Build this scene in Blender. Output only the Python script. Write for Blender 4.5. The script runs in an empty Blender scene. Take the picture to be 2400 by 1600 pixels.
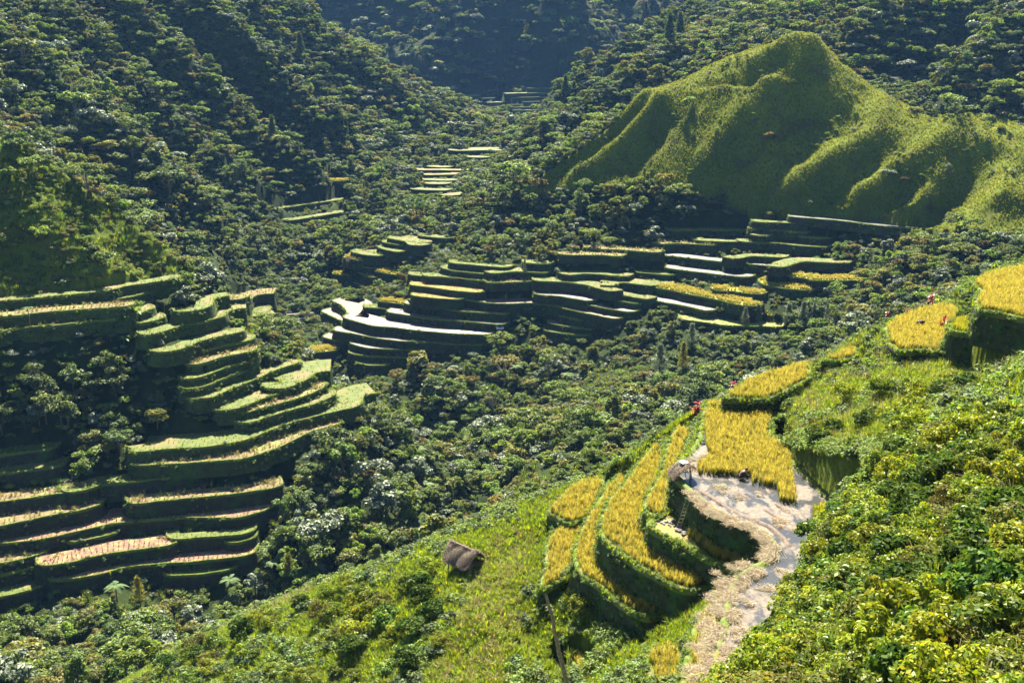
import bpy, bmesh, math, random
import numpy as np
from mathutils import Vector, Matrix

# ------------------------------------------------------------------ camera, sky, sun, exposure
SC = bpy.context.scene
COL = SC.collection
PITCH = math.radians(18.0)
LENS = 35.0
FPX = 2400.0 * LENS / 36.0
cam_d = bpy.data.cameras.new('camera')
cam_d.lens = LENS; cam_d.sensor_width = 36.0; cam_d.sensor_fit = 'HORIZONTAL'
cam_d.clip_start = 0.5; cam_d.clip_end = 6000.0
cam = bpy.data.objects.new('camera', cam_d); COL.objects.link(cam)
cam.location = (0, 0, 0); cam.rotation_euler = (math.radians(90) - PITCH, 0, 0)
SC.camera = cam

SUN_AZ = math.radians(0.0)      # clockwise from the view direction (+Y)
SUN_EL = math.radians(51.0)
world = bpy.data.worlds.new('World'); SC.world = world; world.use_nodes = True
wn = world.node_tree.nodes; wl = world.node_tree.links
sky = wn.new('ShaderNodeTexSky'); sky.sky_type = 'NISHITA'; sky.sun_disc = False
sky.sun_elevation = SUN_EL; sky.sun_rotation = SUN_AZ
sky.altitude = 1200.0; sky.air_density = 0.75; sky.dust_density = 0.3; sky.ozone_density = 1.5
wl.new(sky.outputs[0], wn['Background'].inputs[0])
wn['Background'].inputs[1].default_value = 0.05
sun_d = bpy.data.lights.new('sun', 'SUN'); sun_d.energy = 5.0; sun_d.angle = math.radians(0.53)
sun_d.color = (1.0, 0.91, 0.74)
sun = bpy.data.objects.new('sun', sun_d); COL.objects.link(sun)
sdir = Vector((math.sin(SUN_AZ) * math.cos(SUN_EL), math.cos(SUN_AZ) * math.cos(SUN_EL), math.sin(SUN_EL)))
sun.rotation_euler = (-sdir).to_track_quat('-Z', 'Y').to_euler()
SC.view_settings.view_transform = 'Standard'
try: SC.view_settings.look = 'None'
except Exception: pass
SC.view_settings.gamma = 1.0
SC.view_settings.exposure = 2.45
SC.view_settings.use_curve_mapping = False
SC.cycles.max_bounces = 6; SC.cycles.diffuse_bounces = 2; SC.cycles.glossy_bounces = 2
SC.cycles.transmission_bounces = 4; SC.cycles.transparent_max_bounces = 6; SC.cycles.volume_bounces = 0
SC.cycles.use_denoising = True
SC.cycles.sample_clamp_indirect = 4.0

rng = np.random.default_rng(7)
random.seed(7)

# ------------------------------------------------------------------ small helpers
def put(o, parent=None):
    COL.objects.link(o)
    if parent is not None: o.parent = parent
    return o
def tag(o, label=None, cat=None, group=None, kind=None):
    if label: o['label'] = label
    if cat: o['category'] = cat
    if group: o['group'] = group
    if kind: o['kind'] = kind
    return o
def empty(name, loc=(0, 0, 0), rz=0.0):
    o = bpy.data.objects.new(name, None); o.empty_display_size = 0.2
    o.location = loc; o.rotation_euler = (0, 0, rz); COL.objects.link(o); return o
def mesh_np(name, V, Fc, mat=None, smooth=False):
    """V (n,3), Fc list of int arrays (m,3) / (m,4)"""
    me = bpy.data.meshes.new(name)
    V = np.asarray(V, dtype=np.float32)
    if not isinstance(Fc, (list, tuple)): Fc = [Fc]
    Fc = [np.asarray(f, dtype=np.int32) for f in Fc if len(f)]
    me.vertices.add(len(V)); me.vertices.foreach_set('co', V.ravel())
    nl = sum(f.size for f in Fc); npoly = sum(len(f) for f in Fc)
    me.loops.add(nl); me.loops.foreach_set('vertex_index', np.concatenate([f.ravel() for f in Fc]))
    tot = np.concatenate([np.full(len(f), f.shape[1], dtype=np.int32) for f in Fc])
    st = np.concatenate([[0], np.cumsum(tot)[:-1]]).astype(np.int32)
    me.polygons.add(npoly); me.polygons.foreach_set('loop_start', st)
    try: me.polygons.foreach_set('loop_total', tot)
    except Exception: pass
    if smooth: me.polygons.foreach_set('use_smooth', np.ones(npoly, dtype=bool))
    me.update(calc_edges=True); me.validate()
    if mat is not None: me.materials.append(mat)
    return me
def obj_np(name, V, Fc, mat, parent=None, smooth=False, loc=None):
    o = bpy.data.objects.new(name, mesh_np(name, V, Fc, mat, smooth))
    if loc is not None: o.location = loc
    return put(o, parent)
def grid_faces(nr, nc, wrap=False):
    i = np.arange(nr - 1)[:, None]; j = np.arange(nc if wrap else nc - 1)[None, :]
    jn = (j + 1) % nc
    return np.stack([i * nc + j, i * nc + jn, (i + 1) * nc + jn, (i + 1) * nc + j], -1).reshape(-1, 4)

def _h(ix, iy, s):
    n = (ix.astype(np.int64) * 374761393 + iy.astype(np.int64) * 668265263 + s * 974634777) & 0x7fffffff
    n = ((n ^ (n >> 13)) * 1274126177) & 0x7fffffff
    n = (n ^ (n >> 16)) & 0xffff
    return n.astype(np.float32) / 65535.0
def vnoise(x, y, s=0):
    x = np.asarray(x, dtype=np.float64); y = np.asarray(y, dtype=np.float64)
    ix = np.floor(x); iy = np.floor(y); fx = x - ix; fy = y - iy
    fx = fx * fx * (3 - 2 * fx); fy = fy * fy * (3 - 2 * fy)
    a = _h(ix, iy, s); b = _h(ix + 1, iy, s); c = _h(ix, iy + 1, s); d = _h(ix + 1, iy + 1, s)
    return (a + (b - a) * fx + (c - a) * fy + (a - b - c + d) * fx * fy) * 2 - 1
def fbm(x, y, s=0, o=4):
    t = 0; a = 1.0; n = 0
    for k in range(o):
        t = t + a * vnoise(x, y, s + k * 17); n += a; x = x * 2.03 + 5.1; y = y * 2.03 + 1.7; a *= 0.5
    return t / n

# ------------------------------------------------------------------ picture -> place
CP, SP = math.cos(PITCH), math.sin(PITCH)
def ray(px, py):
    """pixel of the 2400x1600 photograph -> (x/y, z/y) of its sight line"""
    u = (np.asarray(px, float) - 1200.0) / FPX; v = (800.0 - np.asarray(py, float)) / FPX
    yy = CP + v * SP; zz = -SP + v * CP
    return u / yy, zz / yy
def at_y(px, py, Y):
    a, s = ray(px, py); return Vector((float(a) * Y, Y, float(s) * Y))
def at_z(px, py, z):
    a, s = ray(px, py); Y = z / float(s); return Vector((float(a) * Y, Y, z))
def project(x, y, z):
    fw = y * CP - z * SP; up = y * SP + z * CP
    return 1200 + FPX * x / fw, 800 - FPX * up / fw

# survey points: photograph pixel and forward distance in metres
CTRL = [
 # left mountain
 (0,0,430),(200,0,480),(400,0,540),(600,0,600),(0,200,370),(200,200,420),(400,200,470),(600,200,520),(0,310,320),
 (200,400,350),(400,400,400),(400,550,350),(600,350,470),(600,480,430),(500,600,345),(650,600,385),(560,690,335),(620,710,345),(700,760,338),
 (750,70,650),(900,130,660),(1050,225,690),(1165,283,705),(850,350,520),(850,250,580),(1000,320,600),(750,430,455),(950,400,520),(800,550,410),(720,700,355),
 # far mountain and far valley
 (1200,0,980),(900,0,1020),(1450,0,985),(1100,100,948),(1300,100,935),(1500,60,960),(1200,200,915),(1310,200,905),(1100,215,915),(1240,250,885),(1200,284,800),(750,0,1050),(1650,0,1060),
 # right mountain
 (1660,4,650),(1700,30,640),(1900,0,580),(2200,0,510),(2400,0,460),(2000,60,530),(2200,150,470),(2400,150,430),(2000,170,475),(2100,200,445),(2300,250,408),(2400,280,388),
 (1560,85,625),(1470,135,625),(1370,205,630),(1290,265,640),(1200,312,605),(1500,200,520),(1400,280,500),(1600,140,540),(1750,80,530),(1300,330,490),(1180,400,460),
 # grassy cone
 (1890,52,388),(1750,112,397),(1640,165,401),(1530,212,401),(1240,440,380),(1380,330,394),(1460,268,399),(1700,350,361),(1500,400,371),(1960,150,383),(2030,197,374),(2000,350,348),(2160,270,356),(2260,272,347),(2360,285,334),(2400,330,325),
 (2400,450,297),(2200,400,327),(1900,480,334),(2150,500,318),(1650,470,351),(1850,200,380),(1850,330,362),
 # small terraces up the middle valley
 (1100,350,560),(1000,430,480),(900,500,430),(1100,480,430),(1100,560,372),(1250,520,370),(1250,580,340),(980,520,410),(1180,345,560),(1450,520,350),(1600,490,352),
 # hollow and gorge in front of the middle terraces
 (1700,800,277),(1700,900,255),(1500,850,275),(1500,950,240),(1300,850,290),(1300,950,262),(1150,900,288),(1000,950,280),(1250,1000,222),(1900,780,268),(1450,880,265),(1420,980,215),(2100,720,262),(2100,600,290),(2100,680,272),(2400,530,292),(2400,600,268),(2250,560,292),(1130,840,298),(2000,700,276),
 (1240,1062,142),(1400,1052,140),(1500,1040,142),(1150,1180,128),(1120,1050,245),(900,880,296),
 # left spur
 (0,330,246),(150,420,249),(300,540,249),(400,622,246),(440,650,242),(0,600,223),(200,600,231),(0,900,199),(200,900,202),(350,900,206),(380,985,199),(200,1000,194),(0,1010,191),(250,850,206),(100,800,207),(300,810,214),(250,1050,191),
 (700,820,262),(940,985,217),(1040,1065,223),(1090,1130,221),(800,1100,188),(950,1150,199),(700,1300,168),(880,1270,178),(830,1010,205),
 # valley bottom left
 (0,1600,128),(100,1500,146),(300,1400,161),(300,1500,140),(600,1375,168),
 # near hillside, crest line
 (2400,622,108),(2270,652,104),(2210,715,103),(2100,745,104),(2050,768,105),(1950,835,102),(1880,862,100),(1700,925,95),(1640,960,96),(1560,1012,97),(1400,1112,98),(1270,1165,99),(1150,1202,99),(1060,1242,95),
 (900,1312,95),(760,1362,98),(600,1425,100),(450,1500,100),(300,1600,98),
 # near hillside, inside
 (1200,1300,85),(1085,1290,86),(1100,1450,74),(1100,1600,67),(800,1500,80),(800,1600,74),(500,1600,86),(1250,1500,72.5),(950,1400,84),(1350,1600,66),(1480,1560,64),
 (1750,1600,25),(1750,1520,30),(1900,1380,38),(2000,1160,47),(2000,1300,38),(2200,1060,46),(2400,960,46),(2400,1200,29),(2400,1600,15),(2100,1500,23),
 (1850,1000,86),(1950,1000,80),(2050,1000,75),(2100,900,87),(2300,905,86),(2300,855,92),(2400,868,88),(2000,880,95),(1900,890,97),
]
# places the photograph cannot see: (x/y, y, z)
HID = []
def hid(px, Y, z): HID.append((px, Y, z))
for px, Y, z in [
 (150,300,-62),(300,305,-74),(0,290,-50),(420,300,-86),(-400,300,-20),(-400,200,-45),(-400,450,30),(-400,120,-85),
 (1890,440,-18),(1890,495,-14),(1700,445,-30),(1530,450,-46),(2160,388,-46),(2360,362,-46),(1960,428,-34),
 (900,700,-60),(750,720,-50),(1050,760,-72),(1170,760,-74),(700,900,-30),(600,1000,20),(900,850,-60),(1450,760,-66),(1600,760,-40),(1700,800,-5),
 (1400,112,-58),(1400,125,-66),(1640,112,-52),(1640,140,-68),(1640,180,-80),(1560,115,-56),(1560,160,-78),(1500,190,-88),(1300,190,-98),(1200,170,-96),
 (1850,120,-52),(1850,160,-70),(1850,200,-84),(1850,235,-92),(2050,235,-80),(2300,220,-64),(2050,120,-44),(2050,160,-60),(2050,190,-66),(2400,130,-36),(2400,170,-48),(2250,125,-40),
 (1060,110,-66),(1060,140,-86),(1060,180,-104),(1060,210,-116),(1150,120,-68),(1150,230,-116),
 (900,115,-76),(900,145,-96),(760,118,-80),(760,140,-95),(600,120,-84),(450,118,-84),(300,115,-84),
 (1000,250,-122),(900,265,-120),(760,300,-114),(700,300,-108),(0,142,-104),(300,148,-105),(600,152,-107),(760,148,-103),(-300,145,-102),
 (0,95,-80),(-300,95,-78),(0,70,-68),(300,70,-62),(600,60,-52),(900,50,-42),(1200,48,-41),(1200,25,-22),(900,25,-24),(400,40,-44),(0,40,-48),(1500,30,-28),(1500,12,-13),(1200,12,-13),(600,14,-18),(2000,12,-12),(2400,10,-11),(0,14,-22),(-300,20,-28),
 (2700,1000,60),(2700,500,20),(2700,350,-30),(2700,280,-48),(2700,180,-45),(2700,110,-20),(2700,60,-18),(2700,30,-15.5),(2700,14,-12),(2400,6,-8),
 (1200,1080,125),(900,1120,130),(1500,1090,125),(1200,1250,260),(900,1250,270),(600,1250,290),(1500,1250,270),(1800,1150,170),(2200,1000,150),(2400,800,120),(200,800,120),(0,700,100),(-300,800,130),(1200,1600,420),(600,1600,350),(1800,1600,350),(2600,1500,330),(-300,1500,330),(400,900,90),
 (1800,52,-38),(1850,62,-38.5),(1900,55,-33),(1950,62,-34),(1750,45,-36),(1700,42,-36.5),(2050,62,-31),(2150,62,-29),(2300,62,-24),
]: hid(px, Y, z)
# ------------------------------------------------------------------ terraces: surveyed lips (photograph pixels), left to right
# (group, crop, label, points, options: d = tread depth, h = wall height)
TL = []
def T(g, crop, label, pts, **k): TL.append(dict(g=g, crop=crop, label=label, pts=pts, **k))
# --- left spur, upper flight
T('L','green','long top terrace right under the grassy left spur',[(-40,709),(25,704),(97,697),(155,692),(260,681),(288,671),(375,660),(420,650),(448,644)],d=4)
T('L','brown','second long dark-walled terrace below the grassy left spur',[(-40,748),(0,743),(32,741),(100,732),(200,725),(292,719)],d=4)
T('L','green','bright green curved terrace at the tip below the grassy left spur',[(250,702),(290,700),(360,682),(425,672),(449,664)],d=4)
T('L','brown','third long terrace on the left, above the dark shrubs',[(-10,780),(30,770),(140,762),(225,751),(292,745)],d=4)
T('L','green','short yellow-green terrace above the banana plants on the left',[(290,737),(322,736),(364,721)],d=4)
T('L','green','bright green hook-shaped terrace at the right end of the left spur top',[(420,732),(455,730),(490,720),(502,711),(500,701)],d=4)
T('L','green','tiny green terrace step right of the banana plants',[(336,757),(360,752),(388,743)],d=3)
T('L','green','green terrace sweeping round the left spur above the tall stepped wall',[(340,786),(362,784),(425,763),(470,756),(528,741),(535,729)],d=4)
T('L','green','terrace with tall brown mossy wall on the left spur, sixth step',[(382,826),(430,817),(462,802),(500,792),(568,777)],d=4)
T('L','green','thin green ledge on the left spur, seventh step',[(478,823),(510,812),(545,804),(585,799),(600,789)],d=3)
T('L','brown','thin brown ledge on the left spur, eighth step',[(472,853),(520,838),(570,826),(588,824)],d=3)
T('L','green','thin bright ledge on the left spur, ninth step',[(452,888),(480,882),(505,872),(545,857),(592,845)],d=3)
T('L','green','curved bright green ledge on the left spur, tenth step',[(442,912),(480,907),(515,892),(555,876),(604,857)],d=3)
T('L','green','wavy green terrace on the left spur above the leaf-shaped field',[(452,936),(505,931),(532,915),(570,902),(612,882),(632,872),(670,860),(704,850)],d=3)
T('L','green','leaf-shaped light green field near the nose of the left spur',[(622,910),(665,911),(695,902),(728,886),(733,876)],d=9)
T('L','green','long wedge of light green field left of the leaf-shaped field',[(518,963),(570,955),(612,935),(667,918)],d=6)
T('L','brown','pale brown strip field under the leaf-shaped field',[(580,967),(620,955),(670,942),(725,925),(760,908),(768,900)],d=4)
T('L','green','narrow green ledge above the big pointed field of the left spur',[(588,991),(645,972),(695,957),(742,947),(782,927),(788,917)],d=4)
T('L','green','big pointed yellow-green field at the nose of the left spur',[(318,1060),(407,1050),(475,1048),(540,1040),(590,1027),(635,1007),(695,987),(775,967),(832,955),(850,941),(846,932)],d=8)
T('L','brown','long curved brown strip directly under the pointed field',[(318,1091),(415,1087),(500,1081),(570,1076),(620,1060),(655,1047),(690,1030),(725,1012),(797,994)],d=5)
# --- left spur, lower flight
T('M','green','grassy ledge at the left frame edge, top of the lower flight',[(-40,1072),(0,1067),(40,1060),(104,1056)],d=4)
T('M','green','tall-walled terrace at the left frame edge under the grassy ledge',[(-40,1114),(0,1110),(52,1105),(82,1102),(137,1093)],d=4)
T('M','green','bright green strip starting at the diagonal shrub gully, lower left flight',[(170,1155),(207,1147),(240,1135),(325,1127),(415,1117),(490,1109)],d=4.5)
T('M','brown','brown strip left of the diagonal shrub gully',[(-40,1180),(0,1176),(50,1170),(105,1162),(160,1155),(176,1153)],d=4)
T('M','brown','thin tan ledge just above the widest brown field',[(316,1182),(375,1175),(440,1167),(525,1161),(632,1146),(655,1139)],d=4)
T('M','brown','straw-coloured strip with rounded green end, lower left',[(-40,1240),(0,1233),(62,1220),(125,1207),(195,1195),(234,1183)],d=4.5)
T('M','stubble','widest pink-brown stubble field of the left hillside',[(0,1276),(87,1266),(130,1257),(200,1240),(257,1227),(315,1220),(420,1213),(520,1214),(560,1213),(620,1197),(660,1172),(682,1150)],d=8)
T('M','green','short grassy ledge in the wall below the widest brown field',[(173,1271),(215,1262),(264,1252)],d=2)
T('M','brown','short brown field at the left edge with rounded green corner',[(-40,1327),(0,1320),(50,1312),(102,1297)],d=4.5)
T('M','stubble','long tan stubble terrace, second below the widest brown field',[(105,1328),(175,1317),(237,1300),(325,1287),(397,1279)],d=5)
T('M','green','thin dark ledge at the right under the widest brown field',[(410,1265),(462,1260),(575,1251)],d=2.5)
T('M','green','tiny ledge at the right end of the lower left flight',[(543,1272),(583,1266)],d=2)
T('M','brown','lowest brown field at the left edge above the vivid green strip',[(-40,1354),(0,1347),(82,1330),(97,1324)],d=4)
T('M','stubble','long lowest pink stubble terrace above the valley trees',[(122,1361),(187,1354),(240,1345),(292,1329),(335,1324),(412,1320),(487,1312),(580,1302)],d=5)
T('M','green','short green ledge just above the valley trees',[(395,1351),(465,1345),(538,1335)],d=2.5)
T('M','green','vivid green strip in the lower left corner',[(-40,1406),(0,1398),(50,1388),(97,1375)],d=4)
# --- middle terraces, left wing
T('C','green','flat green field at the top left of the middle terraces',[(908,558),(950,566),(958,574),(984,576)],d=10)
T('C','green','thin green field right of the top left middle field',[(984,553),(1042,559)],d=5)
T('C','green','small walled step below the top left middle field',[(896,568),(940,575)],d=3)
T('C','green','dark-walled step left of the shrubs, second from the top',[(884,580),(922,590)],d=4)
T('C','green','oval pale green field jutting left over the ravine',[(822,590),(850,597),(882,600)],d=12)
T('C','green','bright green field right of the oval field',[(874,601),(895,607),(929,610)],d=5)
T('C','gold','yellow-rimmed field beside the little brown hut',[(806,604),(842,610)],d=4)
T('C','green','low green step right of the little brown hut',[(844,609),(890,616),(917,619)],d=4)
T('C','green','green step below the little brown hut',[(820,620),(867,628)],d=3.5)
T('C','brown','stepped ledge two below the little brown hut',[(806,633),(835,637),(867,650)],d=4)
T('C','gold','yellowish ledge three below the little brown hut',[(784,643),(832,645)],d=3)
T('C','gold','ochre ledge four below the little brown hut',[(790,655),(828,660),(847,668)],d=3)
T('C','gold','small orange patch of ripe rice in the middle terraces',[(880,636),(905,641),(934,645)],d=5)
T('C','green','small green ledge right of the orange patch',[(964,645),(1012,648)],d=4)
T('C','green','uppermost thin terrace with dark wall, centre of the picture',[(1058,617),(1100,620),(1177,627)],d=3)
T('C','green','second thin terrace with dark wall, centre of the picture',[(1032,628),(1060,635),(1167,645)],d=3.5)
T('C','green','third thin terrace with brown wall, centre of the picture',[(1002,648),(1025,648),(1075,652),(1147,660)],d=4)
T('C','ochre','orange-brown field below the three thin centre terraces',[(966,669),(1000,672),(1050,680),(1117,686)],d=7)
T('C','ochre','tan strip one step below the orange-brown field',[(968,693),(1025,700),(1072,702)],d=5)
T('C','mud','very long brown terrace that bends towards the right, centre',[(1063,700),(1100,703),(1150,711),(1200,712),(1240,710),(1300,716),(1324,724),(1360,732),(1440,748),(1462,745)],d=7)
T('C','gold','small olive field above the two wet grey fields',[(890,707),(925,711),(959,714)],d=5)
T('C','mud','brown terrace ending above the tin-roofed hut, upper of two',[(950,712),(1000,720),(1075,729),(1177,736)],d=5)
T('C','green','short grassy step left of the wet terraces',[(858,721),(887,722),(914,727)],d=5)
T('C','wet','glinting wet terrace ending above the tin-roofed hut, lower of two',[(910,732),(942,737),(1000,746),(1075,752),(1167,761)],d=5)
T('C','wet','widest glinting terrace, bowed wall at its left end',[(803,744),(840,755),(872,764),(920,767),(975,775),(1062,782),(1137,785)],d=9)
T('C','wet','second bowed terrace under the widest glinting one',[(783,775),(825,782),(875,791),(932,799),(1025,804),(1124,808)],d=6)
T('C','wet','short wet terrace near the foot of the middle flight',[(820,806),(862,816),(925,819),(967,819)],d=5)
T('C','mud','last but one terrace at the foot of the middle flight',[(818,828),(862,835),(947,838)],d=4)
T('C','green','lowest grassy ledge at the foot of the middle flight',[(833,850),(860,857),(904,856)],d=4)
T('C','mud','small brown step at the ravine side, upper',[(758,791),(797,800)],d=4)
T('C','gold','small yellow-rimmed step at the ravine side, lower',[(724,822),(745,826),(784,822)],d=6)
T('C','mud','brown pond terrace with curved green rim above the ravine',[(778,706),(800,714),(812,730),(812,742)],d=11)
T('C','mud','narrow curved step below the brown pond terrace',[(752,730),(775,740),(798,752)],d=5)
# --- middle terraces, right wing
T('R','green','small trapezoid grassy block left of the shaded bowl',[(1235,617),(1279,619)],d=4)
T('R','green','larger trapezoid grassy block under the small one',[(1166,641),(1200,636),(1272,640)],d=6)
T('R','brown','vine-covered dark ledge under the trapezoid blocks',[(1152,663),(1242,660)],d=4)
T('R','green','straight dark-walled terrace left of the pale hooked field',[(1340,645),(1375,641),(1462,648)],d=5)
T('R','green','terrace curving down to the right in front of the straight wall',[(1260,659),(1325,661),(1375,668),(1422,682)],d=6)
T('R','green','pale green hooked field with rounded wall',[(1446,668),(1456,661),(1475,664),(1525,670),(1569,669)],d=7)
T('R','green','narrow green bench below the pale hooked field',[(1418,684),(1437,687),(1470,694),(1509,701)],d=4)
T('R','green','second narrow bench below the pale hooked field',[(1391,686),(1407,696),(1437,703),(1489,712)],d=4)
T('R','wet','wet brown bench with stepped wall, right of centre',[(1260,691),(1317,695),(1372,705)],d=6)
T('R','wet','glinting bench below the stepped wall, right of centre',[(1363,711),(1400,720),(1472,731)],d=5)
T('R','mud','zigzag bench near the foot, right of the tin-roofed hut',[(1260,728),(1305,733),(1314,742),(1375,753),(1419,760)],d=4.5)
T('R','wet','last but one bench right of the tin-roofed hut',[(1285,757),(1325,765),(1385,772),(1412,772)],d=4.5)
T('R','green','lowest bright rim right of the tin-roofed hut',[(1278,775),(1312,781),(1372,787)],d=4)
T('R','water','upper shining water strip on the right wing',[(1480,587),(1530,596),(1600,603),(1652,610),(1730,617),(1814,625)],d=5)
T('R','water','lower shining water strip on the right wing',[(1565,629),(1620,636),(1695,645),(1747,650)],d=4.5)
T('R','green','small walled step left of the lower shining strip',[(1501,640),(1525,641),(1567,645)],d=5)
T('R','gold','long golden rice strip in the right wing',[(1540,676),(1577,681),(1620,691),(1675,701),(1720,712),(1757,718)],d=7)
T('R','wet','white glaring flooded field below the long golden strip',[(1505,699),(1555,709),(1605,716),(1645,727)],d=9)
T('R','marsh','broad olive marshy field above the grey feathery trees',[(1598,749),(1640,754),(1697,763),(1827,766)],d=16)
T('R','gold','small golden patch at the end of the long golden strip',[(1683,681),(1720,683),(1769,690)],d=5)
T('R','gold','lower of two golden fields at the far right of the wing',[(1774,655),(1787,666),(1830,676),(1894,681)],d=6)
T('R','gold','upper of two golden fields at the far right of the wing',[(1813,641),(1885,652),(1905,658),(1965,658),(2019,658)],d=6)
T('R','green','shaded terrace high on the right wing, left one',[(1583,540),(1665,538),(1767,541)],d=4)
T('R','green','bright cornered terrace high on the right wing',[(1765,537),(1830,541),(1882,545)],d=4)
T('R','green','highest short terrace under the canal on the right',[(1780,521),(1855,523),(1892,525)],d=4)
T('R','brown','shaded brown ledge in the right wing bowl',[(1560,572),(1580,570),(1667,575)],d=4)
T('R','green','pale ledge in the middle of the right wing bowl',[(1635,564),(1705,567),(1744,567)],d=4)
T('R','green','bright green wavy terrace right of the bowl',[(1743,567),(1817,570),(1867,576),(1932,580)],d=5)
T('R','green','knobbly grass terrace above the upper shining strip',[(1733,606),(1760,600),(1832,604)],d=4)
T('R','green','short drooping terrace below the cornered one',[(1795,553),(1830,546),(1875,554),(1937,559)],d=4)
T('R','green','shaggy yellow-green terrace at the right end of the wing',[(1840,626),(1880,613),(1930,615),(1982,617)],d=6)
T('R','water','bright straight canal at the foot of the grassy cone hill',[(1860,509),(1905,512),(1980,519),(2067,530),(2192,536)],d=4.5)
T('R','brown','faint shaded ledge at the top of the bowl',[(1323,598),(1415,598),(1442,601)],d=4)
T('R','brown','faint shaded ledge leading to the upper shining strip',[(1378,582),(1490,588),(1532,592)],d=4)
# --- valley terraces further up
T('G','green','wide pale field in the upper valley',[(1056,353),(1083,354),(1145,352),(1180,354)],d=14)
T('G','green','small step under the wide pale valley field',[(1098,369),(1132,370)],d=8)
T('G','green','short top step of the small valley flight',[(1004,391),(1039,393)],d=6)
T('G','brown','longest step of the small valley flight',[(976,399),(1092,400)],d=6)
T('G','brown','third step of the small valley flight',[(1002,411),(1075,409)],d=6)
T('G','green','fourth step of the small valley flight',[(999,423),(1055,424)],d=6)
T('G','green','fifth step of the small valley flight',[(1006,432),(1042,432)],d=6)
T('G','green','lowest step of the small valley flight',[(970,445),(1039,447)],d=6)
T('G','brown','little brown plot below the small valley flight',[(1061,459),(1085,456)],d=6)
T('H','green','pale ledge on the forested left mountain foot, long upper one',[(622,494),(720,479),(802,468)],d=5)
T('H','green','pale ledge on the forested left mountain foot, lower one',[(690,516),(802,498)],d=5)
T('H','gold','little yellow terrace on the left mountain foot, upper',[(720,409),(748,411)],d=6)
T('H','gold','little yellow terrace on the left mountain foot, lower',[(730,421),(787,425)],d=6)
T('K','brown','small brown pond field on the left bank of the ravine',[(554,724),(572,720),(594,694)],d=8)
T('K','green','rounded green field on the left bank of the ravine',[(583,739),(600,743),(625,736),(639,720)],d=9)
T('K','brown','tiny stepped plot on the left bank of the ravine',[(520,702),(546,703)],d=5)
# --- far terraces
for _i, (_c, _p) in enumerate([('green',[(1235,207),(1311,207)]),('green',[(1189,220),(1270,218),(1308,219)]),('green',[(1197,229),(1273,228),(1304,228)]),('green',[(1127,231),(1160,230)]),
   ('brown',[(1225,239),(1291,238)]),('brown',[(1143,241),(1206,240)]),('green',[(1189,246),(1275,244)]),('green',[(1137,250),(1164,251)]),('brown',[(1194,252),(1265,251)]),('brown',[(1201,259),(1255,259)]),('green',[(1186,286),(1216,285)]),('brown',[(1081,224),(1127,223)])]):
    T('F', _c, ['topmost far terrace under the blue mountain','second far terrace under the blue mountain','third far terrace under the blue mountain','short far terrace left of the third row','fifth far terrace, right half','far tan terrace left of centre','sixth far terrace under the blue mountain','tiny far green plot at the left','seventh far terrace under the blue mountain','lowest full far terrace under the blue mountain','small far plot deep in the valley notch','dim far terrace at the left of the far flight'][_i], _p, d=12)
def _zset(g, zs):
    q = [t for t in TL if t['g'] == g]; assert len(q) == len(zs), (g, len(q), len(zs))
    for t, z in zip(q, zs): t['z'] = z
_s = lambda z: -60 - 0.68 * (-60 - z)
_zset('L', [_s(z) for z in (-60,-62.5,-63,-66,-66,-66,-68.5,-70,-74,-77,-79,-82,-84.5,-87,-89,-90.5,-92,-94,-97,-100)])
_zset('M', [_s(z) for z in (-97,-100.5,-104,-104.5,-107.5,-108,-112,-114,-115,-115.5,-115,-116.5,-117.5,-119,-121.5,-121)])
_zset('C', (-82,-81,-83.5,-85,-87,-88.5,-89,-90.5,-91.5,-94,-95.5,-98,-92,-87,-80.5,-82.6,-84.5,-87,-89,-89.6,-94.5,-92.4,-96.5,-95,-97.4,-100.4,-102.8,-105,-107,-103.5,-105.5,-98,-101))
_zset('R', (-79,-81.5,-84,-81,-83,-82.5,-84.5,-86,-86.5,-87.8,-92,-94.2,-96,-77,-79.5,-81,-83,-85.5,-88,-81.5,-80,-77.5,-71,-69,-66.5,-74,-73,-72.5,-75,-70.3,-74.5,-64.5,-76,-75))
GRP = dict(L=(195, 330, 2.6), M=(140, 230, 3.0), C=(255, 430, 3.2), R=(255, 375, 2.4), G=(380, 640, 2.6), H=(330, 560, 2.6), K=(300, 400, 2.4), F=(760, 960, 3.5))
GRPNAME = dict(L='upper flight of terraces on the left spur', M='lower flight of terraces on the left hillside', C='middle terraces, left wing', R='middle terraces, right wing',
               G='small terraces up the valley', H='terraces at the left mountain foot', K='small fields on the ravine bank', F='far terraces under the blue mountain')

# near fields: closed outlines (photograph pixels) at a known level
FT = []
def F(name_label, crop, z, pts, h=3.2, edge=True): FT.append(dict(label=name_label, crop=crop, z=z, pts=pts, h=h, edge=edge))
F('large near terrace of ripe rice, mud and shining water','paddy',-37.0,[(1652,946),(1641,1000),(1628,1045),(1585,1085),(1572,1105),(1590,1128),(1612,1152),(1660,1190),(1720,1222),(1775,1245),(1812,1275),(1800,1312),(1760,1330),(1725,1350),(1705,1385),(1690,1460),(1675,1530),(1640,1640),(1800,1640),(1900,1450),(2010,1350),(2010,1220),(1930,1150),(1870,1090),(1830,1050),(1800,1000),(1830,955),(1830,935),(1700,935)], h=4.2)
F('curved strip of golden rice between grass banks, left of the shelter','rice',-39.8,[(1583,1003),(1628,1008),(1606,1060),(1585,1120),(1568,1180),(1560,1212),(1525,1215),(1505,1192),(1520,1158),(1550,1110),(1558,1060)], h=3.0)
F('narrow shaded terrace with rubble at the foot of the big wall','ricestrip',-39.9,[(1510,1228),(1519,1239),(1555,1258),(1592,1273),(1664,1314),(1714,1341),(1790,1330),(1800,1270),(1700,1195),(1600,1150),(1560,1200)], h=3.0)
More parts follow.
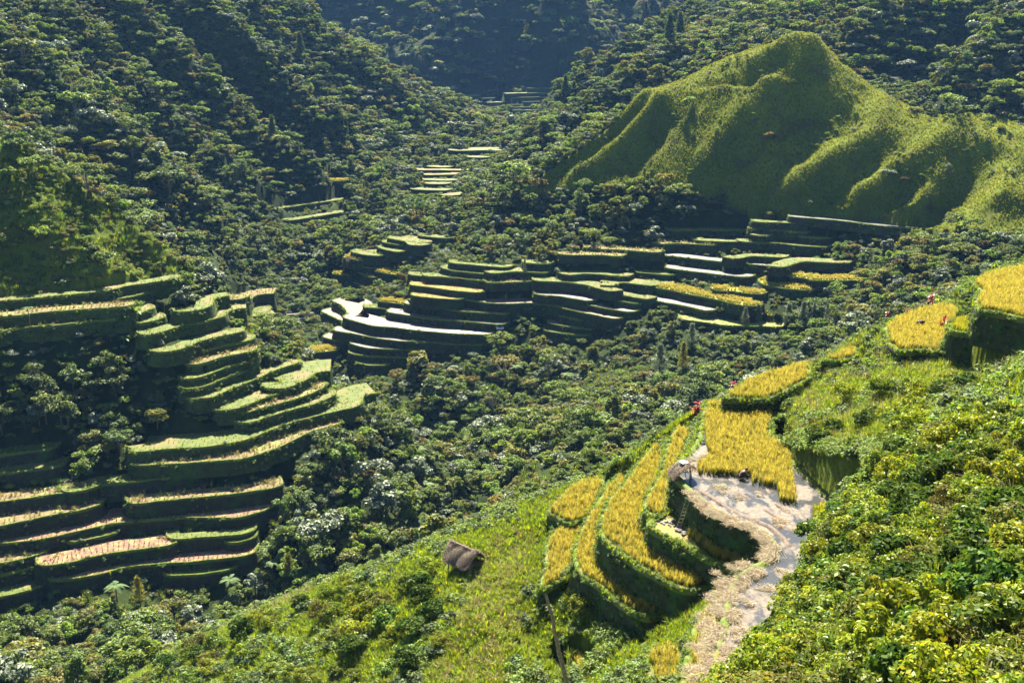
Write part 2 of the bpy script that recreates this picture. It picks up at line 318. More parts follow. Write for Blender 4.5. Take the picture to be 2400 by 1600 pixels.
F('broad sickle-shaped field of golden rice','rice',-42.1,[(1548,1040),(1560,1090),(1545,1180),(1560,1240),(1620,1300),(1690,1350),(1652,1385),(1596,1385),(1540,1354),(1483,1323),(1429,1281),(1404,1254),(1408,1214),(1427,1172),(1458,1145),(1490,1098),(1525,1052)], h=3.4)
F('long bent strip of golden rice below the sickle-shaped field','rice',-45.0,[(1478,1117),(1470,1160),(1440,1230),(1440,1290),(1500,1340),(1570,1390),(1560,1440),(1515,1453),(1464,1427),(1391,1364),(1366,1358),(1343,1318),(1350,1270),(1378,1215),(1418,1150),(1455,1112)], h=3.4)
F('orange-gold rice strip above the grassy path','rice',-47.2,[(1346,1224),(1375,1235),(1380,1290),(1350,1340),(1309,1369),(1268,1388),(1262,1379),(1278,1337),(1278,1306),(1282,1268),(1312,1237)], h=2.0)
F('brightest yellow rice field on the crest','rice',-46.4,[(1408,1117),(1420,1130),(1400,1180),(1380,1220),(1322,1232),(1305,1212),(1278,1205),(1312,1164),(1343,1142)], h=2.2)
F('gold strip running down beside the straw bund','rice',-39.9,[(1680,1410),(1720,1430),(1715,1520),(1690,1640),(1590,1640),(1597,1590),(1609,1534),(1634,1440)], h=2.6)
F('small gold plot at the bottom edge','rice',-42.6,[(1573,1511),(1600,1520),(1600,1640),(1536,1640),(1511,1551),(1504,1532)], h=2.4)
F('little gold plot behind the bare pole','rice',-50.3,[(1324,1530),(1345,1520),(1400,1560),(1395,1590),(1358,1590)], h=2.2)
F('olive-gold field on the crest above the big rice field','rice',-35.4,[(1688,936),(1755,893),(1850,862),(1900,850),(1900,890),(1830,925),(1800,940),(1725,938)], h=2.0)
F('tilted golden field with a bent-over harvester','rice',-31.6,[(2072,770),(2100,747),(2150,731),(2222,716),(2260,740),(2230,790),(2200,830),(2166,822),(2106,828),(2078,803)], h=2.4)
F('small orange gold patch on the crest','rice',-34.0,[(1925,845),(1990,818),(2010,820),(2010,840),(1960,850)], h=1.8)
F('high golden field at the right frame edge','rice',-26.6,[(2276,668),(2316,644),(2400,629),(2520,610),(2520,775),(2400,750),(2352,739),(2292,730),(2281,708),(2300,686)], h=2.6)
F('olive green strip with tall dark bank at the right edge','ricegreen',-29.2,[(2220,778),(2230,755),(2300,745),(2520,765),(2520,830),(2400,806),(2316,791)], h=3.4)
cpts = []
for px, py, Y in CTRL:
    a, s = ray(px, py); cpts.append((float(a), math.log(Y), float(s) * Y))
for px, Y, z in HID:
    cpts.append(((px - 1200.0) / FPX, math.log(Y), z))
for t in TL:
    if 'z' in t:
        for px, py in t['pts']:
            a, s = ray(px, py); cpts.append((float(a), math.log(t['z'] / float(s)), t['z'] - 0.6))
_k = [0]
for i in range(1, len(cpts)):      # drop survey points that all but coincide
    if all((cpts[i][0] - cpts[j][0]) ** 2 + (cpts[i][1] - cpts[j][1]) ** 2 > 4e-6 for j in _k): _k.append(i)
cpts = np.array([cpts[i] for i in _k])
def _phi(d2): return np.sqrt(d2 + 0.012 ** 2)
_A = _phi((cpts[:, None, 0] - cpts[None, :, 0]) ** 2 + (cpts[:, None, 1] - cpts[None, :, 1]) ** 2)
_n = len(cpts)
_P = np.c_[np.ones(_n), cpts[:, 0], cpts[:, 1]]
_M = np.block([[_A - np.eye(_n) * 0.012, _P], [_P.T, np.zeros((3, 3))]])
_w = np.linalg.solve(_M, np.r_[cpts[:, 2], 0, 0, 0])
def base_z(a, w):
    a = np.asarray(a, dtype=np.float32); w = np.asarray(w, dtype=np.float32); sh = a.shape
    a = a.ravel(); w = w.ravel(); out = np.empty(len(a), dtype=np.float32)
    ca = cpts[:, 0].astype(np.float32); cw = cpts[:, 1].astype(np.float32); ww = _w[:_n].astype(np.float32)
    for k in range(0, len(a), 40000):
        aa = a[k:k + 40000, None]; bb = w[k:k + 40000, None]
        d = (aa - ca) ** 2 + (bb - cw) ** 2
        d += 0.012 ** 2; np.sqrt(d, out=d)
        out[k:k + 40000] = d @ ww + _w[_n] + _w[_n + 1] * a[k:k + 40000] + _w[_n + 2] * w[k:k + 40000]
    return out.reshape(sh)

NC = 620
A_ = np.linspace(-0.74, 0.74, NC)
Y_ = np.unique(np.concatenate([np.geomspace(9, 50, 120), np.geomspace(50, 112, 250), np.geomspace(112, 420, 640), np.geomspace(420, 1600, 260)]))
NR = len(Y_)
GA, GY = np.meshgrid(A_, Y_)
# solve on a coarser net, then refine (the field is smooth)
_ci = np.unique(np.r_[np.arange(0, NR, 3), NR - 1]); _cj = np.unique(np.r_[np.arange(0, NC, 3), NC - 1])
_Zc = base_z(*np.meshgrid(A_[_cj], np.log(Y_[_ci])))
_t = np.array([np.interp(A_, A_[_cj], r) for r in _Zc])
Z = np.array([np.interp(np.log(Y_), np.log(Y_[_ci]), c) for c in _t.T]).T.astype(np.float64)
X = GA * GY
PXg, PYg = None, None

def sample_grid(G, x, y):
    x = np.asarray(x, float); y = np.asarray(y, float)
    a = np.clip(x / y, A_[0], A_[-1] - 1e-6); yy = np.clip(y, Y_[0], Y_[-1] - 1e-6)
    j = np.clip(np.searchsorted(A_, a) - 1, 0, NC - 2); i = np.clip(np.searchsorted(Y_, yy) - 1, 0, NR - 2)
    fa = (a - A_[j]) / (A_[j + 1] - A_[j]); fy = (yy - Y_[i]) / (Y_[i + 1] - Y_[i])
    return (G[i, j] * (1 - fa) + G[i, j + 1] * fa) * (1 - fy) + (G[i + 1, j] * (1 - fa) + G[i + 1, j + 1] * fa) * fy
def hit(px, py, y0, y1, G=None):
    """first ground point on the sight line of a pixel between two distances"""
    G = Z if G is None else G
    a, s = ray(px, py); a = float(a); s = float(s)
    ys = Y_[(Y_ >= y0) & (Y_ <= y1)]
    f = sample_grid(G, a * ys, ys) - s * ys
    k = np.argmax(f >= 0) if (f >= 0).any() else int(np.argmax(f))
    if k > 0 and f[k] >= 0:
        t = f[k - 1] / (f[k - 1] - f[k]); Y = ys[k - 1] + t * (ys[k] - ys[k - 1])
    else: Y = ys[k]
    return Vector((a * Y, Y, s * Y))
def inside(poly, x, y):
    c = np.zeros(x.shape, dtype=bool); n = len(poly)
    for k in range(n):
        x1, y1 = poly[k][0], poly[k][1]; x2, y2 = poly[(k + 1) % n][0], poly[(k + 1) % n][1]
        if y1 == y2: continue
        m = ((y1 > y) != (y2 > y)) & (x < (x2 - x1) * (y - y1) / (y2 - y1) + x1)
        c ^= m
    return c
def seg_dist(P, x, y):
    """distance of points to a polyline, and the parameter along it 0..1"""
    best = np.full(x.shape, 1e9); par = np.zeros(x.shape); n = len(P) - 1
    for k in range(n):
        ax, ay = P[k][0], P[k][1]; bx, by = P[k + 1][0], P[k + 1][1]
        dx, dy = bx - ax, by - ay; L = dx * dx + dy * dy + 1e-9
        t = np.clip(((x - ax) * dx + (y - ay) * dy) / L, 0, 1)
        d = np.hypot(x - ax - t * dx, y - ay - t * dy)
        m = d < best; best[m] = d[m]; par[m] = (k + t[m]) / n
    return best, par
# ------------------------------------------------------------------ lips and footprints in metres, ground shaped to them
def resample(P, step):
    P = np.asarray(P, float); d = np.r_[0, np.cumsum(np.hypot(*np.diff(P[:, :2], axis=0).T))]
    n = max(3, int(d[-1] / step) + 1); t = np.linspace(0, d[-1], n)
    return np.c_[[np.interp(t, d, P[:, k]) for k in range(P.shape[1])]].T, d[-1]
def smooth_line(P, it=2, closed=False):
    P = P.copy()
    for _ in range(it):
        if closed: P = (np.roll(P, 1, 0) + 2 * P + np.roll(P, -1, 0)) / 4
        else: P[1:-1] = (P[:-2] + 2 * P[1:-1] + P[2:]) / 4
    return P
def normals(P):
    t = np.gradient(P[:, :2], axis=0)
    for _ in range(3): t[1:-1] = (t[:-2] + 2 * t[1:-1] + t[2:]) / 4
    n = np.c_[-t[:, 1], t[:, 0]]
    return n / (np.linalg.norm(n, axis=1, keepdims=True) + 1e-9)

Z0 = Z.copy()
# ribs and gullies of the hills, surveyed as lines: pixels, distance window, height, width
RIBS = [
 ([(1620,214),(1750,207),(1900,203),(2030,197)],(300,420),1.3,1.6),
 ([(1620,208),(1750,201),(1900,197),(2020,192)],(300,420),-1.3,1.6),
 ([(1535,212),(1480,262),(1380,340),(1300,400),(1238,440)],(300,420),4.3,3.6),
 ([(1570,215),(1505,285),(1430,360),(1370,410),(1320,440)],(290,420),4.7,4.0),
 ([(1520,240),(1440,325),(1350,395)],(300,420),-3.2,3.6),
 ([(1590,255),(1530,320),(1460,400)],(300,420),-3.2,5.4),
 ([(1890,52),(1800,130),(1750,165)],(300,420),2.9,4.5),
 ([(1925,85),(1890,150),(1830,205),(1760,205)],(300,420),2.9,5.0),
 ([(1840,120),(1790,180),(1740,200)],(300,420),-2.5,4.5),
 ([(1840,212),(1750,270),(1690,330),(1640,420)],(280,420),4.0,5.4),
 ([(1770,290),(1710,380),(1690,470)],(280,420),-4.0,6.3),
 ([(1960,215),(1900,300),(1850,400)],(280,420),-2.9,7.2),
 ([(2040,205),(2000,260),(1970,330)],(280,420),-2.9,5.4),
 ([(2110,245),(2060,320),(1980,370),(1880,420),(1800,490)],(270,420),4.3,5.4),
 ([(2080,380),(1990,420),(1900,470)],(270,420),-3.2,5.0),
 ([(2300,285),(2220,330),(2120,390),(2030,440),(1990,480)],(260,420),4.3,5.4),
 ([(2240,385),(2190,440),(2150,480)],(255,420),2.2,4.0),
 ([(2340,330),(2280,400),(2230,480)],(255,420),-4.3,6.3),
 ([(2400,370),(2360,430),(2330,500)],(250,420),3.6,4.5),
 ([(2150,420),(2080,470),(2010,500)],(255,420),-3.2,4.5),
 ([(0,330),(150,420),(300,540),(400,622),(440,650)],(200,300),4.5,4.5),
 ([(60,480),(150,570),(260,640)],(190,300),3.0,6.0),
 ([(270,560),(320,600),(385,640)],(190,300),-3.5,5.0),
 ([(0,560),(100,640),(200,670)],(190,300),-3.0,8.0),
 # left mountain ridgelets
 ([(230,0),(400,150),(560,290),(700,400),(780,440)],(360,700),16.2,14.0),
 ([(330,0),(520,170),(640,300),(740,400)],(360,700),-12.6,13.0),
 ([(430,0),(600,170),(720,290),(850,370)],(380,720),18.0,15.0),
 ([(560,40),(700,190),(830,320)],(400,720),-12.6,14.0),
 ([(650,0),(760,110),(900,230),(1000,300)],(420,760),12.6,15.0),
 ([(80,0),(250,150),(420,320),(560,440),(640,520)],(330,620),12.6,14.0),
 ([(150,60),(330,250),(480,400)],(330,620),-10.8,12.0),
 ([(0,90),(200,280),(400,450),(560,560)],(320,560),12.6,13.0),
 # right mountain
 ([(1660,10),(1500,120),(1380,200),(1250,300)],(450,720),14.4,14.0),
 ([(1620,110),(1480,210),(1350,300),(1200,380)],(400,700),12.6,12.0),
 ([(1560,110),(1430,210),(1300,290)],(420,700),-10.8,12.0),
 ([(2150,0),(2060,90),(1990,150)],(380,640),12.6,14.0),
 ([(2320,0),(2250,90),(2140,190)],(370,600),-10.8,14.0),
 ([(2400,60),(2320,140),(2230,230)],(350,560),10.8,12.0),
 # far mountain spur
 ([(1300,0),(1330,70),(1360,150),(1380,190)],(850,1200),42.0,30.0),
 ([(1140,0),(1060,90),(960,180)],(850,1300),14.0,30.0),
 ([(1220,0),(1200,100),(1160,190)],(850,1300),-14.0,30.0),
 ([(1520,0),(1560,40)],(850,1300),14.0,30.0),
]
for pts, (y0, y1), amp, wid in RIBS:
    W = [hit(px, py, y0, y1, Z0) for px, py in pts]
    xs = [p.x for p in W]; ys = [p.y for p in W]
    m = (X > min(xs) - 3 * wid) & (X < max(xs) + 3 * wid) & (GY > min(ys) - 3 * wid) & (GY < max(ys) + 3 * wid)
    d, t = seg_dist(W, X[m], GY[m])
    Z[m] += amp * np.exp(-(d / wid) ** 2) * np.minimum(1, np.minimum(t, 1 - t) * 6 + 0.25)

# pixel of every ground point (as surveyed), used to decide what grows where
PXg, PYg = project(X, GY, Z)
GRASSHILL = [(1205,452),(1300,385),(1420,300),(1500,215),(1540,190),(1640,165),(1740,100),(1830,40),(1895,38),(1930,75),(1970,145),(2040,190),(2110,235),(2165,262),(2260,262),(2370,275),(2460,330),(2460,545),(2200,540),(1900,506),(1760,490),(1640,445),(1500,425),(1350,438)]
LEFTGRASS = [(-60,300),(60,340),(160,410),(310,520),(420,610),(460,660),(380,662),(250,672),(-60,700)]
NEARMASK = (GY < 112)
hillmask = inside(GRASSHILL, PXg, PYg) & (GY > 240) & (GY < 420)
leftgrass = inside(LEFTGRASS, PXg, PYg) & (GY > 190) & (GY < 295)
Z -= np.where((PXg > 1560) & (GY < 54), 1.7 * np.clip((54 - GY) / 6, 0, 1), 0.0)
# the survey saw the canopy, the soil lies lower under the trees
Z -= np.where(hillmask | leftgrass, 0.3, np.clip((GY - 112) / 40, 0, 1) * np.where(GY > 760, 5.0, np.where(GY > 300, 2.4, 1.6)))
rough = np.clip((GY - 90) / 120, 0, 1)
Z += rough * np.where(hillmask, 0.8, np.where(GY > 400, 3.2, 1.4)) * fbm(X / 28, GY / 28, 3, 4) * np.where(GY > 750, 2.2, 1.0)
Z += np.where(GY < 112, 0.35, 0.0) * fbm(X / 5.0, GY / 5.0, 9, 3)
Z += np.where(hillmask, 0.9, 0.0) * fbm(X / 6.0, GY / 6.0, 19, 4)
Z += np.where(hillmask, 0.8, 0.0) * fbm(X / 11.0 + GY / 30.0, GY / 40.0, 29, 3)

for t in TL:
    y0, y1, h = GRP[t['g']]
    W = [hit(px, py, y0, y1, Z0) for px, py in t['pts']]
    z = float(np.median([w.z for w in W])) if 'z' not in t else t['z']
    t['z'] = z; t['h'] = t.get('h', h)
    P = np.array([at_z(px, py, z) for px, py in t['pts']])
    # keep a lip point from running away where the sight line is nearly level
    P0 = np.array([w for w in W]); far = (np.abs(P[:, 1] - P0[:, 1]) > 25) & (t['g'] in 'GHKF')
    if far.any():
        for k in np.nonzero(far)[0]:
            Yk = P0[k, 1] + np.clip(P[k, 1] - P0[k, 1], -25, 25); a, _s = ray(*t['pts'][k]); P[k] = (float(a) * Yk, Yk, z)
    if t['g'] in 'LMCRHGK':
        k = {'L': 0.7, 'M': 0.8, 'C': 0.9, 'R': 0.9}.get(t['g'], 1.2)
        def _end(p0, p1):
            v = p0 - p1; v[2] = 0; v /= np.linalg.norm(v) + 1e-9; nn = np.array([-v[1], v[0], 0]); nn *= 1 if nn[1] > 0 else -1
            return [p0 + v * 1.6 * k + nn * 0.9 * k, p0 + v * 2.4 * k + nn * 3.0 * k, p0 + v * 2.6 * k + nn * 5.5 * k]
        e0 = _end(P[0].copy(), P[1].copy()); e1 = _end(P[-1].copy(), P[-2].copy()); P = np.r_[e0[::-1], P, e1]
    step = {'F': 3.0, 'G': 1.6}.get(t['g'], 0.9)
    Q, L = resample(P, step); Q = smooth_line(Q, 3)
    N = normals(Q)
    w = 0.35 * fbm(Q[:, 0] / 6, Q[:, 1] / 6, 5, 3) * (1 if t['g'] not in 'F' else 2)
    Q[:, :2] += N * w[:, None]
    t['Q'] = Q; t['N'] = N; t['L'] = L
    back = Q[:, :2] + N * t['d']; t['foot'] = np.r_[Q[:, :2], back[::-1]]
    front = Q[:, :2] - N * (t['h'] * 1.0); t['strip'] = np.r_[Q[:, :2] + N * 0.3, front[::-1]]
for f in FT:
    P = np.array([at_z(px, py, f['z']) for px, py in f['pts']])
    P = np.r_[P, P[:1]]; Q, L = resample(P, 0.45); Q = smooth_line(Q[:-1], 3, True); f['Q'] = Q; f['L'] = L
occupied = np.zeros(Z.shape, dtype=bool); nearfield = np.zeros(Z.shape, dtype=bool)
def boxed(poly, pad=0):
    b = np.asarray(poly); return (X > b[:, 0].min() - pad) & (X < b[:, 0].max() + pad) & (GY > b[:, 1].min() - pad) & (GY < b[:, 1].max() + pad)
for t in TL:
    m = boxed(t['strip']); m[m] = inside(t['strip'], X[m], GY[m])
    Z[m] = np.minimum(Z[m], t['z'] - t['h'] * 0.95)
for t in sorted(TL, key=lambda q: q['z']):
    m = boxed(t['foot']); m[m] = inside(t['foot'], X[m], GY[m])
    Z[m] = t['z'] - 0.3; occupied |= m
for f in sorted(FT, key=lambda q: q['z']):
    m = boxed(f['Q'], 4.0); m[m] = inside(f['Q'], X[m], GY[m])
    # a little grass margin at the foot of the wall on the open side
    n = boxed(f['Q'], 3.0); n &= ~m & (Z > f['z'] - f['h'] * 0.8) & (Z < f['z'] + 1.2)
    d, _ = seg_dist(np.r_[f['Q'], f['Q'][:1]][::3], X[n], GY[n])
    zz = Z[n]; q = d < 1.6; zz[q] = np.minimum(zz[q], f['z'] - f['h'] * 0.55); Z[n] = zz
for f in sorted(FT, key=lambda q: q['z']):
    m = boxed(f['Q']); m[m] = inside(f['Q'], X[m], GY[m])
    Z[m] = f['z'] - 0.3; occupied |= m; nearfield |= m
_gy = np.gradient(Z, axis=0) / np.gradient(GY, axis=0)
_gx = np.gradient(Z, axis=1) / np.gradient(X, axis=1)
SLOPE = np.sqrt(1 + np.clip(_gy, -5, 5) ** 2 + np.clip(_gx, -5, 5) ** 2)
def ground(x, y): return sample_grid(Z, x, y)

# what each ground point sees of the camera: slope horizon along every column
S_ = Z / GY
HOR = np.maximum.accumulate(S_, axis=0)
def seen(x, y, z, margin=0.0):
    """is a point z at (x,y) above the horizon of the ground in front of it"""
    a = np.clip(x / y, A_[0], A_[-1]); j = np.clip(np.round((a - A_[0]) / (A_[1] - A_[0])).astype(int), 0, NC - 1)
    i = np.clip(np.searchsorted(Y_, y) - 3, 0, NR - 1)
    return z / y + margin / y > HOR[i, j]
# ------------------------------------------------------------------ materials
def new_mat(name):
    m = bpy.data.materials.new(name); m.use_nodes = True; nt = m.node_tree
    for n in list(nt.nodes):
        if n.type != 'OUTPUT_MATERIAL': nt.nodes.remove(n)
    return m, nt, nt.nodes, nt.links, [n for n in nt.nodes if n.type == 'OUTPUT_MATERIAL'][0]
def ramp(N, stops, interp='LINEAR'):
    r = N.new('ShaderNodeValToRGB'); r.color_ramp.interpolation = interp
    e = r.color_ramp.elements
    while len(e) < len(stops): e.new(0.5)
    for k, (p, c) in enumerate(stops): e[k].position = p; e[k].color = (*c, 1) if len(c) == 3 else c
    return r
def noise(N, L, scale, detail=4, rough=0.6, coord=None, dist=0.0):
    n = N.new('ShaderNodeTexNoise'); n.inputs['Scale'].default_value = scale; n.inputs['Detail'].default_value = detail
    n.inputs['Roughness'].default_value = rough; n.inputs['Distortion'].default_value = dist
    if coord is not None: L.new(coord, n.inputs['Vector'])
    return n
def mixc(N, L, fac, a, b, mode='MIX'):
    m = N.new('ShaderNodeMix'); m.data_type = 'RGBA'; m.blend_type = mode
    for s, v in ((0, fac), (6, a), (7, b)):
        if hasattr(v, 'is_linked') or hasattr(v, 'node'): L.new(v, m.inputs[s])
        else: m.inputs[s].default_value = v if s == 0 else (*v, 1)
    return m.outputs[2]
def bump(N, L, h, strength=0.5, dist=0.2):
    b = N.new('ShaderNodeBump'); b.inputs['Strength'].default_value = strength; b.inputs['Distance'].default_value = dist
    L.new(h, b.inputs['Height']); return b.outputs[0]

def leaf_mat(name, stops, trans=0.45, tcol=(1.5, 1.35, 0.42), gloss=0.03, rough=0.6, hue=0.016, grad=None):
    """thin leaves: reflect, let light through and shine a little; colour differs leaf by leaf and plant by plant"""
    m, nt, N, L, out = new_mat(name)
    geo = N.new('ShaderNodeNewGeometry'); oi = N.new('ShaderNodeObjectInfo')
    r = ramp(N, stops)
    if grad is None: L.new(geo.outputs['Random Per Island'], r.inputs[0])
    else:
        tc = N.new('ShaderNodeTexCoord'); sp = N.new('ShaderNodeSeparateXYZ'); L.new(tc.outputs['Object'], sp.inputs[0])
        mr = N.new('ShaderNodeMapRange'); mr.inputs[1].default_value = grad[0]; mr.inputs[2].default_value = grad[1]
        L.new(sp.outputs[2], mr.inputs[0])
        md = N.new('ShaderNodeMath'); md.operation = 'MULTIPLY_ADD'; L.new(geo.outputs['Random Per Island'], md.inputs[0]); md.inputs[1].default_value = 0.3
        ad = N.new('ShaderNodeMath'); ad.operation = 'SUBTRACT'; L.new(mr.outputs[0], ad.inputs[0]); ad.inputs[1].default_value = 0.15
        L.new(ad.outputs[0], md.inputs[2]); L.new(md.outputs[0], r.inputs[0])
    hs = N.new('ShaderNodeHueSaturation')
    mm = N.new('ShaderNodeMapRange'); L.new(oi.outputs['Random'], mm.inputs[0]); mm.inputs[3].default_value = 0.5 - hue; mm.inputs[4].default_value = 0.5 + hue
    L.new(mm.outputs[0], hs.inputs['Hue'])
    mv = N.new('ShaderNodeMapRange'); L.new(oi.outputs['Random'], mv.inputs[0]); mv.inputs[3].default_value = 0.75; mv.inputs[4].default_value = 1.3
    mt = N.new('ShaderNodeMath'); mt.operation = 'FRACT'; m10 = N.new('ShaderNodeMath'); m10.operation = 'MULTIPLY'; m10.inputs[1].default_value = 7.31
    L.new(oi.outputs['Random'], m10.inputs[0]); L.new(m10.outputs[0], mt.inputs[0]); L.new(mt.outputs[0], mv.inputs[0])
    L.new(mv.outputs[0], hs.inputs['Value']); L.new(r.outputs[0], hs.inputs['Color'])
    d = N.new('ShaderNodeBsdfDiffuse'); L.new(hs.outputs[0], d.inputs[0])
    t = N.new('ShaderNodeBsdfTranslucent'); tm = mixc(N, L, 1.0, hs.outputs[0], tcol, 'MULTIPLY'); L.new(tm, t.inputs[0])
    mx = N.new('ShaderNodeMixShader'); mx.inputs[0].default_value = trans; L.new(d.outputs[0], mx.inputs[1]); L.new(t.outputs[0], mx.inputs[2])
    g = N.new('ShaderNodeBsdfGlossy'); g.inputs['Roughness'].default_value = rough; g.inputs[0].default_value = (0.95, 1.0, 0.82, 1)
    m2 = N.new('ShaderNodeMixShader'); m2.inputs[0].default_value = gloss; L.new(mx.outputs[0], m2.inputs[1]); L.new(g.outputs[0], m2.inputs[2])
    L.new(m2.outputs[0], out.inputs[0]); return m
def solid_mat(name, c1, c2, scale=3.0, rough=0.85, bmp=0.4, bdist=0.05, c3=None, spec=0.3, detail=5, p=(0.35, 0.65)):
    m, nt, N, L, out = new_mat(name)
    tc = N.new('ShaderNodeTexCoord'); n = noise(N, L, scale, detail, 0.65, tc.outputs['Object'])
    r = ramp(N, [(p[0], c1), (p[1], c2)]); L.new(n.outputs[0], r.inputs[0]); col = r.outputs[0]
    if c3 is not None:
        n2 = noise(N, L, scale * 0.23, 3, 0.6, tc.outputs['Object']); r2 = ramp(N, [(0.5, (0, 0, 0)), (0.62, (1, 1, 1))]); L.new(n2.outputs[0], r2.inputs[0])
        col = mixc(N, L, r2.outputs[0], col, c3)
    b = N.new('ShaderNodeBsdfPrincipled'); L.new(col, b.inputs['Base Color']); b.inputs['Roughness'].default_value = rough
    b.inputs['Specular IOR Level'].default_value = spec
    L.new(bump(N, L, n.outputs[0], bmp, bdist), b.inputs['Normal']); L.new(b.outputs[0], out.inputs[0]); return m
def wet_mat(name, mud1, mud2, cover, scale=0.8, water=(0.02, 0.025, 0.025), wrough=0.16, stretch=(1, 1, 1), spec=0.55):
    """mud with sheets of standing water; cover = share under water"""
    m, nt, N, L, out = new_mat(name)
    tc = N.new('ShaderNodeTexCoord'); mp = N.new('ShaderNodeMapping'); mp.inputs['Scale'].default_value = stretch; L.new(tc.outputs['Object'], mp.inputs[0])
    n = noise(N, L, scale, 6, 0.62, mp.outputs[0], 0.4); n2 = noise(N, L, scale * 6, 4, 0.6, tc.outputs['Object'])
    rm = ramp(N, [(max(0.0, cover - 0.04), (1, 1, 1)), (min(1.0, cover + 0.04), (0, 0, 0))]); L.new(n.outputs[0], rm.inputs[0])
    rc = ramp(N, [(0.35, mud1), (0.65, mud2)]); L.new(n2.outputs[0], rc.inputs[0])
    b = N.new('ShaderNodeBsdfPrincipled'); L.new(rc.outputs[0], b.inputs['Base Color']); b.inputs['Roughness'].default_value = 0.75
    L.new(bump(N, L, n2.outputs[0], 0.6, 0.06), b.inputs['Normal'])
    w = N.new('ShaderNodeBsdfPrincipled'); w.inputs['Base Color'].default_value = (*water, 1); w.inputs['Roughness'].default_value = wrough
    w.inputs['Specular IOR Level'].default_value = spec
    n3 = noise(N, L, 9.0, 3, 0.5, tc.outputs['Object']); L.new(bump(N, L, n3.outputs[0], 0.25, 0.03), w.inputs['Normal'])
    mx = N.new('ShaderNodeMixShader'); L.new(rm.outputs[0], mx.inputs[0]); L.new(b.outputs[0], mx.inputs[1]); L.new(w.outputs[0], mx.inputs[2])
    L.new(mx.outputs[0], out.inputs[0]); return m

M = {}
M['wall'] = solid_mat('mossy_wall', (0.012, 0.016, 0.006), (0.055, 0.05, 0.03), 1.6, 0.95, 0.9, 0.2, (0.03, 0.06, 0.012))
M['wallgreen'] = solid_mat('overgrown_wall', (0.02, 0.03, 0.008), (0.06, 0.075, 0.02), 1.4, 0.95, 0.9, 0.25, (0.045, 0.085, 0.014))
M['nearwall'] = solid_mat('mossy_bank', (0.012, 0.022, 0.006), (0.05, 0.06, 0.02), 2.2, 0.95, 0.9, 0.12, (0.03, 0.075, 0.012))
M['bund'] = solid_mat('grassy_edge', (0.055, 0.10, 0.012), (0.13, 0.17, 0.03), 2.5, 0.9, 0.7, 0.1, (0.13, 0.12, 0.03))
M['green'] = solid_mat('green_paddy', (0.042, 0.07, 0.008), (0.095, 0.115, 0.02), 0.9, 0.85, 0.6, 0.08, (0.12, 0.10, 0.035))
M['brown'] = solid_mat('brown_paddy', (0.085, 0.058, 0.03), (0.17, 0.13, 0.06), 1.1, 0.9, 0.8, 0.08, (0.16, 0.17, 0.05))
M['stubble'] = solid_mat('stubble_paddy', (0.10, 0.055, 0.036), (0.20, 0.125, 0.082), 2.6, 0.9, 1.0, 0.12, (0.25, 0.19, 0.07))
M['ochre'] = solid_mat('ochre_paddy', (0.17, 0.095, 0.02), (0.26, 0.175, 0.04), 1.2, 0.9, 0.7, 0.08, (0.18, 0.18, 0.03))
M['gold'] = solid_mat('golden_paddy', (0.21, 0.18, 0.015), (0.33, 0.285, 0.035), 1.2, 0.85, 0.8, 0.15, (0.26, 0.27, 0.02))
M['marsh'] = solid_mat('marsh_paddy', (0.12, 0.11, 0.035), (0.24, 0.25, 0.05), 1.6, 0.8, 0.8, 0.1, (0.16, 0.20, 0.03))
M['mud'] = wet_mat('brown_mud', (0.09, 0.056, 0.038), (0.19, 0.13, 0.09), 0.36, 0.5, wrough=0.5)
M['wet'] = wet_mat('wet_mud', (0.09, 0.065, 0.05), (0.20, 0.155, 0.12), 0.48, 0.7, (0.03, 0.028, 0.03), 0.5)
M['water'] = wet_mat('open_water', (0.12, 0.12, 0.05), (0.2, 0.2, 0.09), 0.72, 0.4, (0.04, 0.045, 0.045), 0.42)
M['paddy'] = wet_mat('near_paddy_water', (0.05, 0.036, 0.026), (0.125, 0.095, 0.065), 0.50, 0.55, (0.03, 0.033, 0.035), 0.22, (1.0, 0.6, 1.0), 0.4)
M['riceearth'] = solid_mat('rice_floor', (0.12, 0.10, 0.03), (0.22, 0.19, 0.05), 2.0)
